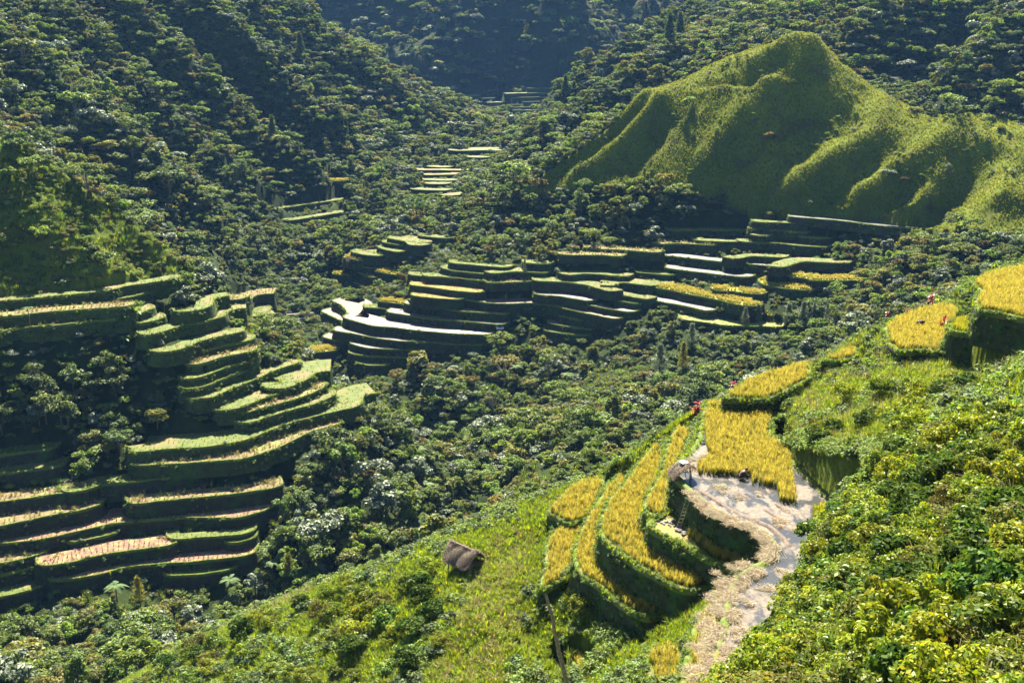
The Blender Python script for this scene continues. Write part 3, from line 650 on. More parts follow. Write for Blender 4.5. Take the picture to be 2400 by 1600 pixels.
# ground: undergrowth, with open grass where the hill is grazed
def ground_mat():
    m, nt, N, L, out = new_mat('hill_ground')
    tc = N.new('ShaderNodeTexCoord'); at = N.new('ShaderNodeAttribute'); at.attribute_name = 'grass'
    n1 = noise(N, L, 0.35, 8, 0.7, tc.outputs['Object']); n2 = noise(N, L, 0.06, 5, 0.6, tc.outputs['Object']); n3 = noise(N, L, 1.6, 4, 0.7, tc.outputs['Object'])
    r1 = ramp(N, [(0.3, (0.008, 0.015, 0.005)), (0.55, (0.024, 0.038, 0.010)), (0.75, (0.05, 0.05, 0.02))]); L.new(n1.outputs[0], r1.inputs[0])
    r2 = ramp(N, [(0.3, (0.055, 0.08, 0.008)), (0.55, (0.105, 0.135, 0.012)), (0.72, (0.16, 0.17, 0.025))]); L.new(n3.outputs[0], r2.inputs[0])
    r3 = ramp(N, [(0.4, (0.7, 0.75, 0.7)), (0.65, (1.1, 1.05, 1.0))]); L.new(n2.outputs[0], r3.inputs[0])
    n5 = noise(N, L, 0.10, 6, 0.7, tc.outputs['Object'], 0.6); r5 = ramp(N, [(0.52, (0, 0, 0)), (0.66, (0.75, 0.75, 0.75))]); L.new(n5.outputs[0], r5.inputs[0]); g2 = mixc(N, L, r5.outputs[0], r2.outputs[0], (0.06, 0.05, 0.022))
    c = mixc(N, L, at.outputs['Fac'], r1.outputs[0], g2); c = mixc(N, L, 1.0, c, r3.outputs[0], 'MULTIPLY')
    b = N.new('ShaderNodeBsdfPrincipled'); L.new(c, b.inputs['Base Color']); b.inputs['Roughness'].default_value = 1.0; b.inputs['Specular IOR Level'].default_value = 0.1
    L.new(bump(N, L, n1.outputs[0], 0.6, 0.5), b.inputs['Normal']); L.new(b.outputs[0], out.inputs[0]); return m
M['ground'] = ground_mat()

# ------------------------------------------------------------------ the ground sheet
V = np.stack([X, GY, Z], -1).reshape(-1, 3)
hills = obj_np('hills', V, grid_faces(NR, NC), M['ground'], smooth=True); tag(hills, kind='structure')
grassy = np.where(hillmask, 1.0, 0.0); grassy[leftgrass] = 0.8; grassy[(GY < 112) & (Z < -10)] = 0.75
grassy *= np.clip(1.25 + 0.7 * fbm(X / 14, GY / 14, 31, 3) , 0, 1) if False else 1.0
ga = hills.data.attributes.new('grass', 'FLOAT', 'POINT'); ga.data.foreach_set('value', grassy.ravel().astype(np.float32))

# ------------------------------------------------------------------ scattering: one object, many light copies
_NG = {}
def scatter_group(srcs):
    key = tuple(s.name for s in srcs)
    if key in _NG: return _NG[key]
    ng = bpy.data.node_groups.new('scatter', 'GeometryNodeTree')
    ng.interface.new_socket('Geometry', in_out='INPUT', socket_type='NodeSocketGeometry')
    ng.interface.new_socket('Geometry', in_out='OUTPUT', socket_type='NodeSocketGeometry')
    N, L = ng.nodes, ng.links
    gi = N.new('NodeGroupInput'); go = N.new('NodeGroupOutput'); j = N.new('GeometryNodeJoinGeometry')
    for s in srcs:
        oi = N.new('GeometryNodeObjectInfo'); oi.transform_space = 'ORIGINAL'; oi.inputs['Object'].default_value = s; oi.inputs['As Instance'].default_value = True
        L.new(oi.outputs['Geometry'], j.inputs[0])
    ip = N.new('GeometryNodeInstanceOnPoints'); L.new(gi.outputs[0], ip.inputs['Points']); L.new(j.outputs[0], ip.inputs['Instance'])
    ip.inputs['Pick Instance'].default_value = True
    for nm, ty, sk in (('vid', 'INT', 'Instance Index'), ('rot', 'FLOAT_VECTOR', 'Rotation'), ('scl', 'FLOAT_VECTOR', 'Scale')):
        na = N.new('GeometryNodeInputNamedAttribute'); na.data_type = ty; na.inputs['Name'].default_value = nm
        L.new(na.outputs['Attribute'], ip.inputs[sk])
    L.new(ip.outputs[0], go.inputs[0]); _NG[key] = ng; return ng
def scatter(name, pts, srcs, scale, rot=None, parent=None, vid=None, loc=None, kind='stuff'):
    pts = np.asarray(pts, dtype=np.float32).reshape(-1, 3)
    if len(pts) == 0: return None
    n = len(pts); me = bpy.data.meshes.new(name)
    o = bpy.data.objects.new(name, me)
    if loc is not None: o.location = loc
    me.vertices.add(n); me.vertices.foreach_set('co', pts.ravel())
    scale = np.asarray(scale, dtype=np.float32)
    if scale.ndim == 1: scale = np.repeat(scale[:, None], 3, 1)
    if rot is None: rot = np.c_[np.zeros(n), np.zeros(n), rng.uniform(0, 6.283, n)]
    if vid is None: vid = rng.integers(0, len(srcs), n)
    for nm, ty, data in (('rot', 'FLOAT_VECTOR', rot), ('scl', 'FLOAT_VECTOR', scale)):
        at = me.attributes.new(nm, ty, 'POINT'); at.data.foreach_set('vector', np.asarray(data, dtype=np.float32).ravel())
    at = me.attributes.new('vid', 'INT', 'POINT'); at.data.foreach_set('value', np.asarray(vid, dtype=np.int32))
    md = o.modifiers.new('scatter', 'NODES'); md.node_group = scatter_group(srcs)
    put(o, parent); o['kind'] = kind
    return o
def proto(name, me):
    """a plant kept out of the scene; only its copies are drawn"""
    return bpy.data.objects.new(name, me)

# ------------------------------------------------------------------ plant shapes
def blades_mesh(name, mat, n, h, spread, w, droop=0.5, seed=0, heads=0.0, hvar=0.3):
    r = np.random.default_rng(seed); V = []; Fq = []; Ft = []
    for k in range(n):
        az = r.uniform(0, 6.283); d = np.array([math.cos(az), math.sin(az)]); b = d * r.uniform(0, spread * 0.45)
        b = np.array([b[0], b[1]]) ; hh = h * r.uniform(1 - hvar, 1 + hvar * 0.6); lean = r.uniform(0.1, 1.0) * spread
        sd = np.array([-d[1], d[0]]) * w * 0.5 * r.uniform(0.7, 1.3)
        p0 = np.r_[b, 0]; p1 = np.r_[b + d * lean * 0.35, hh * 0.62]; p2 = np.r_[b + d * lean, hh * (1 - droop * 0.35 * lean / max(spread, 1e-3))]
        i = len(V); s3 = np.r_[sd, 0]
        V += [p0 - s3, p0 + s3, p1 + s3, p1 - s3, p2 + s3 * (0.25 + heads), p2 - s3 * (0.25 + heads)]
        Fq += [(i, i + 1, i + 2, i + 3), (i + 3, i + 2, i + 4, i + 5)]
    return mesh_np(name, V, [np.array(Fq)], mat)
def leaf_cloud(C, Rc, per, size, r, up=0.35, aspect=0.55, flat=1.0, jitter=0.6):
    """leaf quads on the shells of many clumps: centres C (n,3), radii Rc"""
    n = len(C) * per
    ci = np.repeat(np.arange(len(C)), per)
    d = r.normal(size=(n, 3)); d[:, 2] = np.where(d[:, 2] < -0.2, -d[:, 2] * 0.6, d[:, 2]); d /= np.linalg.norm(d, axis=1, keepdims=True)
    rad = Rc[ci] * r.uniform(0.55, 1.0, n) ** 0.6
    p = C[ci] + d * rad[:, None] * np.array([1, 1, flat])
    nn = d + np.array([0, 0, up]) + r.normal(size=(n, 3)) * jitter; nn /= np.linalg.norm(nn, axis=1, keepdims=True)
    t = np.cross(nn, r.normal(size=(n, 3))); t /= np.linalg.norm(t, axis=1, keepdims=True) + 1e-9
    b = np.cross(nn, t); s = size * r.uniform(0.6, 1.35, n)[:, None]
    V = np.stack([p - t * s, p + b * s * aspect, p + t * s, p - b * s * aspect], 1).reshape(-1, 3)
    Fq = np.arange(n * 4).reshape(-1, 4)
    return V, Fq
def crown_mesh(name, mat, seed, R=2.6, H=4.2, base=1.6, clumps=16, per=70, size=0.30, shape='round', up=0.4, csize=0.36):
    r = np.random.default_rng(seed); C = []
    for k in range(clumps):
        for _ in range(30):
            q = r.uniform(-1, 1, 3); 
            if np.linalg.norm(q) < 1: break
        az = math.atan2(q[1], q[0]); rr = math.hypot(q[0], q[1]) ** 0.7; zz = (q[2] + 1) / 2
        if shape == 'umbrella': C.append((rr * math.cos(az) * R, rr * math.sin(az) * R, base + H * (0.75 + 0.2 * zz - 0.18 * rr)))
        elif shape == 'tall': C.append((rr * math.cos(az) * R * (1.1 - 0.75 * zz), rr * math.sin(az) * R * (1.1 - 0.75 * zz), base + H * zz))
        else: C.append((rr * math.cos(az) * R * 0.85, rr * math.sin(az) * R * 0.85, base + H * (0.25 + 0.65 * zz * math.sqrt(max(0.05, 1 - 0.8 * rr * rr)))))
    C = np.array(C); Rc = R * csize * r.uniform(0.65, 1.25, clumps)
    V, Fq = leaf_cloud(C, Rc, per, size, r, up, flat=0.75)
    return mesh_np(name, V, [Fq], mat), C
def tube(P, rad, ns=6):
    P = np.asarray(P, float); V = []; n = len(P)
    for k in range(n):
        t = P[min(k + 1, n - 1)] - P[max(k - 1, 0)]; t = t / (np.linalg.norm(t) + 1e-9)
        u = np.cross(t, (0.31, 0.87, 0.12)); u /= np.linalg.norm(u); v = np.cross(t, u)
        for j in range(ns):
            a = 6.28318 * j / ns; V.append(P[k] + (u * math.cos(a) + v * math.sin(a)) * rad[k])
    return np.array(V), grid_faces(n, ns, True)
def tubes_mesh(name, mat, lines, ns=6, smooth=True):
    VV = []; FF = []; o = 0
    for P, rad in lines:
        V, Fq = tube(P, rad, ns); VV.append(V); FF.append(Fq + o); o += len(V)
    return mesh_np(name, np.concatenate(VV), [np.concatenate(FF)], mat, smooth)
def trunk_mesh(name, mat, C, seed, base, r0=0.16, n=6):
    r = np.random.default_rng(seed); top = np.array([0, 0, max(base * 1.1, C[:, 2].mean())])
    L = [(np.array([[0, 0, -1.2], [r.normal() * 0.08, r.normal() * 0.08, base * 0.5], [r.normal() * .15, r.normal() * .15, top[2] * 0.75], top + r.normal(size=3) * 0.2]), [r0 * 1.25, r0, r0 * 0.75, r0 * 0.3])]
    for c in C[r.permutation(len(C))[:n]]:
        z0 = min(base * r.uniform(0.7, 1.0), c[2] - 0.3); m = np.array([c[0] * 0.45, c[1] * 0.45, (z0 + c[2]) * 0.5 + 0.15])
        L.append((np.array([[0, 0, z0], m, c]), [r0 * 0.5, r0 * 0.35, r0 * 0.12]))
    return tubes_mesh(name, mat, L, 5)

M['bark'] = solid_mat('grey_bark', (0.05, 0.04, 0.03), (0.17, 0.15, 0.12), 6.0)
LEAFC = {
 'dark': leaf_mat('dark_leaves', [(0.0, (0.026, 0.05, 0.016)), (0.6, (0.055, 0.095, 0.026)), (1.0, (0.11, 0.15, 0.04))], 0.45),
 'mid': leaf_mat('mid_green_leaves', [(0.0, (0.045, 0.08, 0.014)), (0.6, (0.09, 0.145, 0.022)), (1.0, (0.17, 0.22, 0.04))], 0.5),
 'olive': leaf_mat('olive_leaves', [(0.0, (0.065, 0.08, 0.016)), (0.6, (0.125, 0.14, 0.028)), (1.0, (0.21, 0.21, 0.05))], 0.5),
 'silver': leaf_mat('grey_green_leaves', [(0.0, (0.045, 0.065, 0.04)), (0.6, (0.085, 0.115, 0.075)), (1.0, (0.17, 0.20, 0.14))], 0.4, (1.15, 1.15, 0.75), 0.07, 0.6),
 'bright': leaf_mat('bright_green_leaves', [(0.0, (0.05, 0.11, 0.010)), (0.6, (0.10, 0.18, 0.015)), (1.0, (0.22, 0.26, 0.03))], 0.5),
 'rust': leaf_mat('rusty_leaves', [(0.0, (0.075, 0.07, 0.02)), (0.6, (0.13, 0.115, 0.03)), (1.0, (0.23, 0.18, 0.05))], 0.4),
}
G_FRESH = leaf_mat('fresh_grass', [(0.0, (0.06, 0.105, 0.006)), (0.5, (0.125, 0.185, 0.010)), (1.0, (0.24, 0.27, 0.03))], 0.5, (1.4, 1.3, 0.35), 0.05, 0.45, 0.02)
G_HILL = leaf_mat('hill_grass', [(0.0, (0.07, 0.10, 0.006)), (0.5, (0.135, 0.17, 0.010)), (1.0, (0.22, 0.24, 0.03))], 0.5, (1.35, 1.2, 0.35), 0.04, 0.5, 0.02)
G_DRY = leaf_mat('dry_grass', [(0.0, (0.13, 0.12, 0.04)), (0.5, (0.24, 0.22, 0.08)), (1.0, (0.40, 0.36, 0.16))], 0.4, (1.2, 1.1, 0.6), 0.05, 0.5, 0.02)
G_RICE = leaf_mat('ripe_rice', [(0.0, (0.09, 0.13, 0.012)), (0.45, (0.26, 0.235, 0.03)), (1.0, (0.45, 0.385, 0.10))], 0.45, (1.15, 1.08, 0.55), 0.03, 0.5, 0.014, grad=(0.05, 0.8))
G_RICEG = leaf_mat('green_rice', [(0.0, (0.08, 0.14, 0.010)), (0.5, (0.18, 0.24, 0.015)), (1.0, (0.36, 0.33, 0.03))], 0.5, (1.25, 1.1, 0.4), 0.05, 0.5, 0.015, grad=(0.05, 0.8))
G_STRAW = leaf_mat('straw', [(0.0, (0.09, 0.055, 0.03)), (0.5, (0.18, 0.12, 0.066)), (1.0, (0.30, 0.22, 0.13))], 0.25, (1.1, 1.0, 0.8), 0.04, 0.5, 0.01)
G_NEAR = leaf_mat('lush_grass', [(0.0, (0.075, 0.14, 0.006)), (0.5, (0.16, 0.245, 0.010)), (1.0, (0.29, 0.34, 0.03))], 0.52, (1.45, 1.3, 0.32), 0.03, 0.45, 0.02)
TUFTN = [proto('tuft', blades_mesh('lush_tuft', G_NEAR, 16, 0.55, 0.42, 0.05, seed=s)) for s in (61, 62, 63)]
TUFT = [proto('tuft', blades_mesh('grass_tuft', G_FRESH, 16, 0.55, 0.42, 0.05, seed=s)) for s in (1, 2, 3)]
TUFTH = [proto('tuft', blades_mesh('hill_tuft', G_HILL, 18, 0.9, 0.6, 0.10, seed=s)) for s in (4, 5)]
TUFTD = [proto('tuft', blades_mesh('dry_tuft', G_DRY, 16, 0.7, 0.5, 0.05, seed=s)) for s in (6, 7)]
REED = [proto('reed', blades_mesh('reed_clump', m, 34, 1.6, 1.2, 0.06, 0.95, seed=s)) for s, m in ((8, G_FRESH), (9, LEAFC['bright']), (10, LEAFC['mid']))]
RICE = [proto('rice', blades_mesh('rice_clump', G_RICE, 16, 0.82, 0.26, 0.022, 0.9, seed=s, heads=0.9, hvar=0.22)) for s in (11, 12, 13)]
RICEG = [proto('rice', blades_mesh('green_rice_clump', G_RICEG, 16, 0.80, 0.26, 0.022, 0.7, seed=s, heads=0.6, hvar=0.22)) for s in (14, 15)]
RICEF = [proto('rice', blades_mesh('rice_row', G_RICE, 16, 0.8, 0.5, 0.07, 0.9, seed=s, heads=0.6)) for s in (16, 17)]
STUB = [proto('stubble', blades_mesh('stubble_clump', G_STRAW, 10, 0.22, 0.22, 0.03, 0.1, seed=s)) for s in (18, 19)]
def straw_mesh(name, mat, seed, n=110, R=0.46, L=0.19, w=0.0075, h=0.11):
    r = np.random.default_rng(seed); q = r.normal(size=(n, 2)) * R * 0.45; a0 = r.uniform(0, 3.14)
    a = a0 + r.normal(size=n) * 0.7; d = np.c_[np.cos(a), np.sin(a), r.normal(size=n) * 0.18]; s = np.c_[-np.sin(a), np.cos(a), r.normal(size=n) * 0.4]
    c = np.c_[q, h * r.uniform(0.1, 1.0, n) * np.exp(-(q ** 2).sum(1) / (R * R))]; l = (L * r.uniform(0.5, 1.2, n))[:, None]
    V = np.stack([c - d * l - s * w, c - d * l + s * w, c + d * l + s * w, c + d * l - s * w], 1).reshape(-1, 3)
    return mesh_np(name, V, [np.arange(n * 4).reshape(-1, 4)], mat)
STRAWP = [proto('straw', straw_mesh('straw_heap', G_STRAW, s)) for s in (20, 21, 22)]
def weed_mesh(name, mat, seed, n=14, R=0.45, size=0.11, per=12):
    r = np.random.default_rng(seed); C = np.c_[r.normal(size=(n, 2)) * R * 0.5, r.uniform(0.05, R * 1.1, n)]
    V, Fq = leaf_cloud(C, np.full(n, R * 0.42), per, size, r, 0.8); return mesh_np(name, V, [Fq], mat)
WEED = [proto('weed', weed_mesh('weed_clump', LEAFC[c], s)) for s, c in ((31, 'mid'), (32, 'bright'), (33, 'dark'), (34, 'bright'))]
WEEDN = [proto('weed', weed_mesh('lush_weed', m, s, size=.08, per=16)) for s, m in ((35, LEAFC['bright']), (36, LEAFC['bright']), (37, LEAFC['mid']))]

# ------------------------------------------------------------------ terraces
def ribbon(P, prof, N):
    """sweep a profile of (offset into the hill, height) along a lip"""
    rows = []
    for o, dz in prof:
        q = P.copy(); q[:, :2] += N * (o if np.ndim(o) == 0 else o[:, None]); q[:, 2] += dz
        rows.append(q)
    return rows
CROPWORD = dict(green='green', brown='brown', gold='golden', water='flooded', wet='wet', mud='muddy', stubble='stubble', ochre='ochre', marsh='marshy')
for t in TL:
    Q, N, z, h, d = t['Q'], t['N'], t['z'], t['h'], t['d']; n = len(Q); g = t['g']
    c = Q[n // 2].copy(); root = empty('rice_terrace', (c[0], c[1], z - h))
    tag(root, t['label'], 'terrace', GRPNAME[g])
    off = np.array([c[0], c[1], z - h]); big = 1.0 if g not in 'F' else 2.0
    lump = lambda s, sc: fbm(Q[:, 0] / sc, Q[:, 1] / sc, s, 3)
    # wall
    rows = []
    for k, u in enumerate((1.25, 0.9, 0.55, 0.2, 0.0)):
        q = Q.copy(); q[:, :2] -= N * (0.22 * h * u + (0.28 * lump(40 + k, 2.2) + 0.3 * lump(60, 7.0)) * (1 if k < 4 else 0.3) * big)[:, None]
        q[:, 2] -= h * u * (1 + 0.05 * lump(50 + k, 4)); rows.append(q)
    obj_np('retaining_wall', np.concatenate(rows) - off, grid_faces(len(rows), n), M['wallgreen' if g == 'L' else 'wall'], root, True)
    # grassy edge
    w = (0.28 + 0.10 * lump(70, 1.8)) * big; hh = (0.17 + 0.10 * lump(71, 1.5)) * big
    rows = []
    for o, dz in ((-0.12 * big + 0 * w, -0.45 * big + 0.15 * lump(72, 1.2)), (-0.10 + 0 * w, 0.5 * hh), (w * 0.5, hh), (w, hh * 0.6), (w * 1.5, -0.06 + 0 * w)):
        q = Q.copy(); q[:, :2] += N * o[:, None]; q[:, 2] += dz; rows.append(q)
    obj_np('grass_edge', np.concatenate(rows) - off, grid_faces(5, n), M['bund'], root, True)
    # field
    rows = []
    for u in np.linspace(0, 1, 6):
        q = Q.copy(); q[:, :2] += N * (0.3 + (d - 0.3) * u); q[:, 2] += (0.0 if t['crop'] in ('water', 'wet', 'mud') else 0.06 * fbm(q[:, 0] / 1.3, q[:, 1] / 1.3, 77, 2)); rows.append(q)
    obj_np('field', np.concatenate(rows) - off, grid_faces(6, n), M[t['crop']], root, True)
    # tufts along the edge, plants hanging on the wall
    if g in 'LMCRKH':
        k = int(t['L'] * 2.6); i = rng.uniform(0, n - 1.01, k); f = (i - np.floor(i))[:, None]; i = i.astype(int)
        p = Q[i] * (1 - f) + Q[i + 1] * f; nn = N[i]
        o = rng.normal(0.05, 0.22, k); p = p.copy(); p[:, :2] += nn * o[:, None]; p[:, 2] += 0.05
        scatter('edge_grass', p - off, TUFT, rng.uniform(0.3, 0.7, k), parent=root)
        k = int(t['L'] * h * {'L': 0.9, 'M': 0.4, 'R': 0.5}.get(g, 0.35)); i = rng.integers(0, n, k); u = rng.uniform(0.0, 1.0, k) ** 1.2
        dens = fbm(Q[i, 0] / 9, Q[i, 1] / 9, 91, 2) > {'L': -0.5, 'M': -0.1}.get(g, -0.05)
        i = i[dens]; u = u[dens]; k = len(i)
        p = Q[i].copy(); p[:, :2] -= N[i] * (0.22 * h * u + 0.15)[:, None]; p[:, 2] -= h * u
        scatter('wall_plants', p - off, WEED + TUFT, rng.uniform(0.4, 1.2, k), parent=root)
        if t['crop'] in ('stubble', 'brown', 'gold', 'green', 'ochre', 'marsh'):
            dens = dict(stubble=2.2, brown=1.2, gold=3.0, green=1.0, ochre=1.0, marsh=1.2)[t['crop']]
            k = int(t['L'] * d * dens); i = rng.integers(0, n, k); p = Q[i].copy(); p[:, :2] += N[i] * rng.uniform(0.5, d, k)[:, None]
            src = dict(stubble=STUB, brown=STUB + TUFTD, gold=RICEF, green=TUFT, ochre=STUB, marsh=TUFTD + TUFT)[t['crop']]
            sc = rng.uniform(0.7, 1.3, k) * (0.45 if t['crop'] in ('green', 'marsh') else 1.0)
            scatter('crop', p - off, src, sc, parent=root)
# ------------------------------------------------------------------ near fields
def poly_px(pts, z): return np.array([at_z(px, py, z) for px, py in pts])
def fill_poly(poly, dens, r=rng):
    b = poly[:, :2]; lo = b.min(0); hi = b.max(0); n = int((hi - lo).prod() * dens)
    p = r.uniform(lo, hi, (n, 2)); return p[inside(b, p[:, 0], p[:, 1])]
def field_mesh(Q, z, mat, root, name, step=0.6, rel=0.04, off=None):
    b = Q[:, :2]; lo = b.min(0) - step; hi = b.max(0) + step
    bm = bmesh.new(); vs = [bm.verts.new(Vector(q) - Vector(off)) for q in Q]; bm.faces.new(vs)
    bmesh.ops.triangulate(bm, faces=bm.faces[:]); me = bpy.data.meshes.new(name); bm.to_mesh(me); bm.free()
    me.materials.append(mat); return put(bpy.data.objects.new(name, me), root)
RICE_T0 = [(1660,950),(1808,950),(1803,990),(1792,1020),(1832,1055),(1852,1080),(1857,1130),(1866,1186),(1827,1174),(1819,1141),(1763,1135),(1761,1115),(1700,1114),(1637,1111),(1637,1091),(1669,1069),(1656,1050),(1651,1000)]
RICEG_T0 = [(1905,1190),(1990,1200),(2000,1340),(1885,1352),(1908,1270)]
for f in FT:
    Q, z, h = f['Q'], f['z'], f['h']; n = len(Q)
    area = 0.5 * np.sum(Q[:, 0] * np.roll(Q[:, 1], -1) - np.roll(Q[:, 0], -1) * Q[:, 1])
    if area < 0: Q = Q[::-1].copy(); f['Q'] = Q
    c = Q.mean(0); off = np.array([c[0], c[1], z - h])
    root = empty('rice_terrace', off); tag(root, f['label'], 'terrace', 'near rice terraces')
    tn = np.roll(Q[:, :2], -1, 0) - np.roll(Q[:, :2], 1, 0)
    for _ in range(3): tn = (np.roll(tn, 1, 0) + 2 * tn + np.roll(tn, -1, 0)) / 4
    N = np.c_[-tn[:, 1], tn[:, 0]]; N /= np.linalg.norm(N, axis=1, keepdims=True)      # into the field
    f['N'] = N
    rows = []
    for k, u in enumerate((1.3, 1.0, 0.75, 0.5, 0.25, 0.0)):
        q = Q.copy(); l = fbm(Q[:, 0] / 0.9 + k * 3, Q[:, 1] / 0.9, 41, 3)
        q[:, :2] -= N * (0.14 * h * u + 0.12 * l * (k < 5))[:, None]; q[:, 2] -= h * u; rows.append(q)
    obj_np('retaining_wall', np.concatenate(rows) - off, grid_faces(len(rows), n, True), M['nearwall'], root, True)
    field_mesh(Q, z, M['paddy'] if f['crop'] == 'paddy' else M['riceearth'], root, 'field', off=off)
    rows = []; l1 = fbm(Q[:, 0] / 0.6, Q[:, 1] / 0.6, 43, 3)
    for o, dz in ((-0.06, -0.35), (-0.08, 0.12), (0.15, 0.24), (0.38, 0.14), (0.6, -0.04)):
        q = Q.copy(); q[:, :2] += N * (o + 0.06 * l1 * (o > 0))[:, None]; q[:, 2] += dz + 0.05 * l1; rows.append(q)
    obj_np('grass_edge', np.concatenate(rows) - off, grid_faces(5, n, True), M['bund'], root, True)
    # grass on the edge and weeds on the wall
    k = int(f['L'] * 7); i = rng.integers(0, n, k); p = Q[i] + 0.0; o = rng.normal(0.05, 0.22, k); p[:, :2] += N[i] * o[:, None]; p[:, 2] += 0.08
    straw = np.zeros(k, bool)
    if f['crop'] == 'paddy':
        ppx, ppy = project(p[:, 0], p[:, 1], p[:, 2]); straw = (ppy > 1120) & (ppx < 1830)
    scatter('edge_grass', p[~straw] - off, TUFTN * 2 + WEEDN[:2], rng.uniform(0.3, 0.65, (~straw).sum()), parent=root)
    k = int(f['L'] * h * 4.0); i = rng.integers(0, n, k); u = rng.uniform(0, 1.1, k)
    p = Q[i] + 0.0; p[:, :2] -= N[i] * (0.14 * h * u + 0.05)[:, None]; p[:, 2] -= h * u
    low = ground(p[:, 0], p[:, 1]) < p[:, 2] + 0.3
    p = p[low]; u = u[low]; k = len(p)
    scatter('wall_plants', p - off, WEEDN + TUFTN + WEED[2:3], rng.uniform(0.3, 0.75, k) * np.where(u < 0.25, 1.0, 0.8), parent=root)
    # where the hill stands above the field, its cut bank is overgrown too
    oq = Q + 0.0; oq[:, :2] -= N * 1.6; up = ground(oq[:, 0], oq[:, 1]) - z; hb = np.nonzero(up > 0.5)[0]
    if len(hb):
        k = int(len(hb) * 0.45 * 9 * max(1.0, float(up[hb].mean()))); i = rng.choice(hb, k); u = rng.uniform(0, 1, k)
        p = Q[i] + 0.0; p[:, :2] -= N[i] * (0.1 + 1.4 * u + rng.normal(0, .15, k))[:, None]; p[:, 2] = np.maximum(z + up[i] * u, ground(p[:, 0], p[:, 1]))
        fr = (sample_grid(nearfield.astype(float), p[:, 0], p[:, 1]) < .1); p = p[fr]; k = len(p)
        if k: scatter('bank_plants', p - off, WEEDN + TUFTN, rng.uniform(.5, 1.2, k), parent=root)
    # crop
    def crop(poly, src, dens, smin=0.85, smax=1.15, name='rice_crop'):
        q = fill_poly(poly, dens); 
        if not len(q): return
        pp = np.c_[q, np.full(len(q), z - 0.02)]
        wav = 1 + 0.12 * fbm(q[:, 0] / 1.5, q[:, 1] / 1.5, 88, 2)
        scatter(name, pp - off, src, rng.uniform(smin, smax, len(q)) * wav, parent=root, vid=np.where(fbm(q[:, 0] / 2.2, q[:, 1] / 2.2, 89, 3) + rng.normal(0, .12, len(q)) > .30, len(src) - 1, rng.integers(0, len(src), len(q))))
    inner = Q.copy(); inner[:, :2] += N * 0.32
    if f['crop'] == 'paddy':
        crop(poly_px(RICE_T0, z), RICE * 4 + RICEG[:1], 22); crop(poly_px(RICEG_T0, z), RICEG, 22)
    elif f['crop'] == 'rice': crop(inner, RICE * 4 + RICEG[:1], 20)
    elif f['crop'] == 'ricegreen': crop(inner, RICEG, 18)
    elif f['crop'] == 'ricestrip':
        crop(poly_px([(1605,1252),(1640,1258),(1700,1290),(1775,1325),(1740,1338),(1668,1306)], z), RICE, 22)
    if f['crop'] == 'paddy': T0 = f; T0root = root; T0off = off
# ------------------------------------------------------------------ trees and shrubs
CROWNS = []      # (colour word, shape word, material key, crown mesh, trunk mesh)
def add_crown(word, look, key, seed, **k):
    me, C = crown_mesh('crown', LEAFC[key], seed, **k)
    tr = trunk_mesh('trunk', M['bark'], C, seed, k.get('base', 1.6))
    CROWNS.append((word, look, key, me, tr))
add_crown('dark green', 'round', 'dark', 101)
add_crown('dark green', 'spreading', 'dark', 102, R=3.2, H=4.6, base=2.2, shape='umbrella', clumps=18)
add_crown('green', 'round', 'mid', 103, R=2.4, clumps=14)
add_crown('green', 'tall', 'mid', 104, R=2.2, H=5.4, shape='tall', clumps=17)
add_crown('olive', 'round', 'olive', 105)
add_crown('grey-green', 'round', 'silver', 106, R=2.3)
add_crown('grey-green', 'spreading', 'silver', 107, R=3.0, shape='umbrella', base=2.0, clumps=16)
add_crown('bright green', 'round', 'bright', 108, R=2.2, clumps=13)
add_crown('rusty brown', 'round', 'rust', 109, R=2.3, clumps=12, per=55)
add_crown('green', 'spreading', 'mid', 110, R=3.1, H=4.4, base=2.4, shape='umbrella', clumps=16)
add_crown('olive', 'tall', 'olive', 111, R=2.0, H=5.2, shape='tall', clumps=15)
add_crown('dark green', 'low', 'dark', 112, R=2.2, H=2.6, base=0.6, clumps=14)
CW = np.array([.16, .07, .15, .08, .13, .06, .04, .07, .008, .07, .06, .03])
CROWN_P = [proto('crown', c[3]) for c in CROWNS]

def jitter_grid(y0, y1, s, amax=0.66):
    ys = np.arange(y0, y1, s); out = []
    for y in ys:
        xs = np.arange(-amax * y, amax * y, s); out.append(np.c_[xs + rng.uniform(-.5, .5, len(xs)) * s, y + rng.uniform(-.5, .5, len(xs)) * s])
    return np.concatenate(out)
occf = occupied.astype(float); hillf = (hillmask).astype(float); leftf = leftgrass.astype(float)
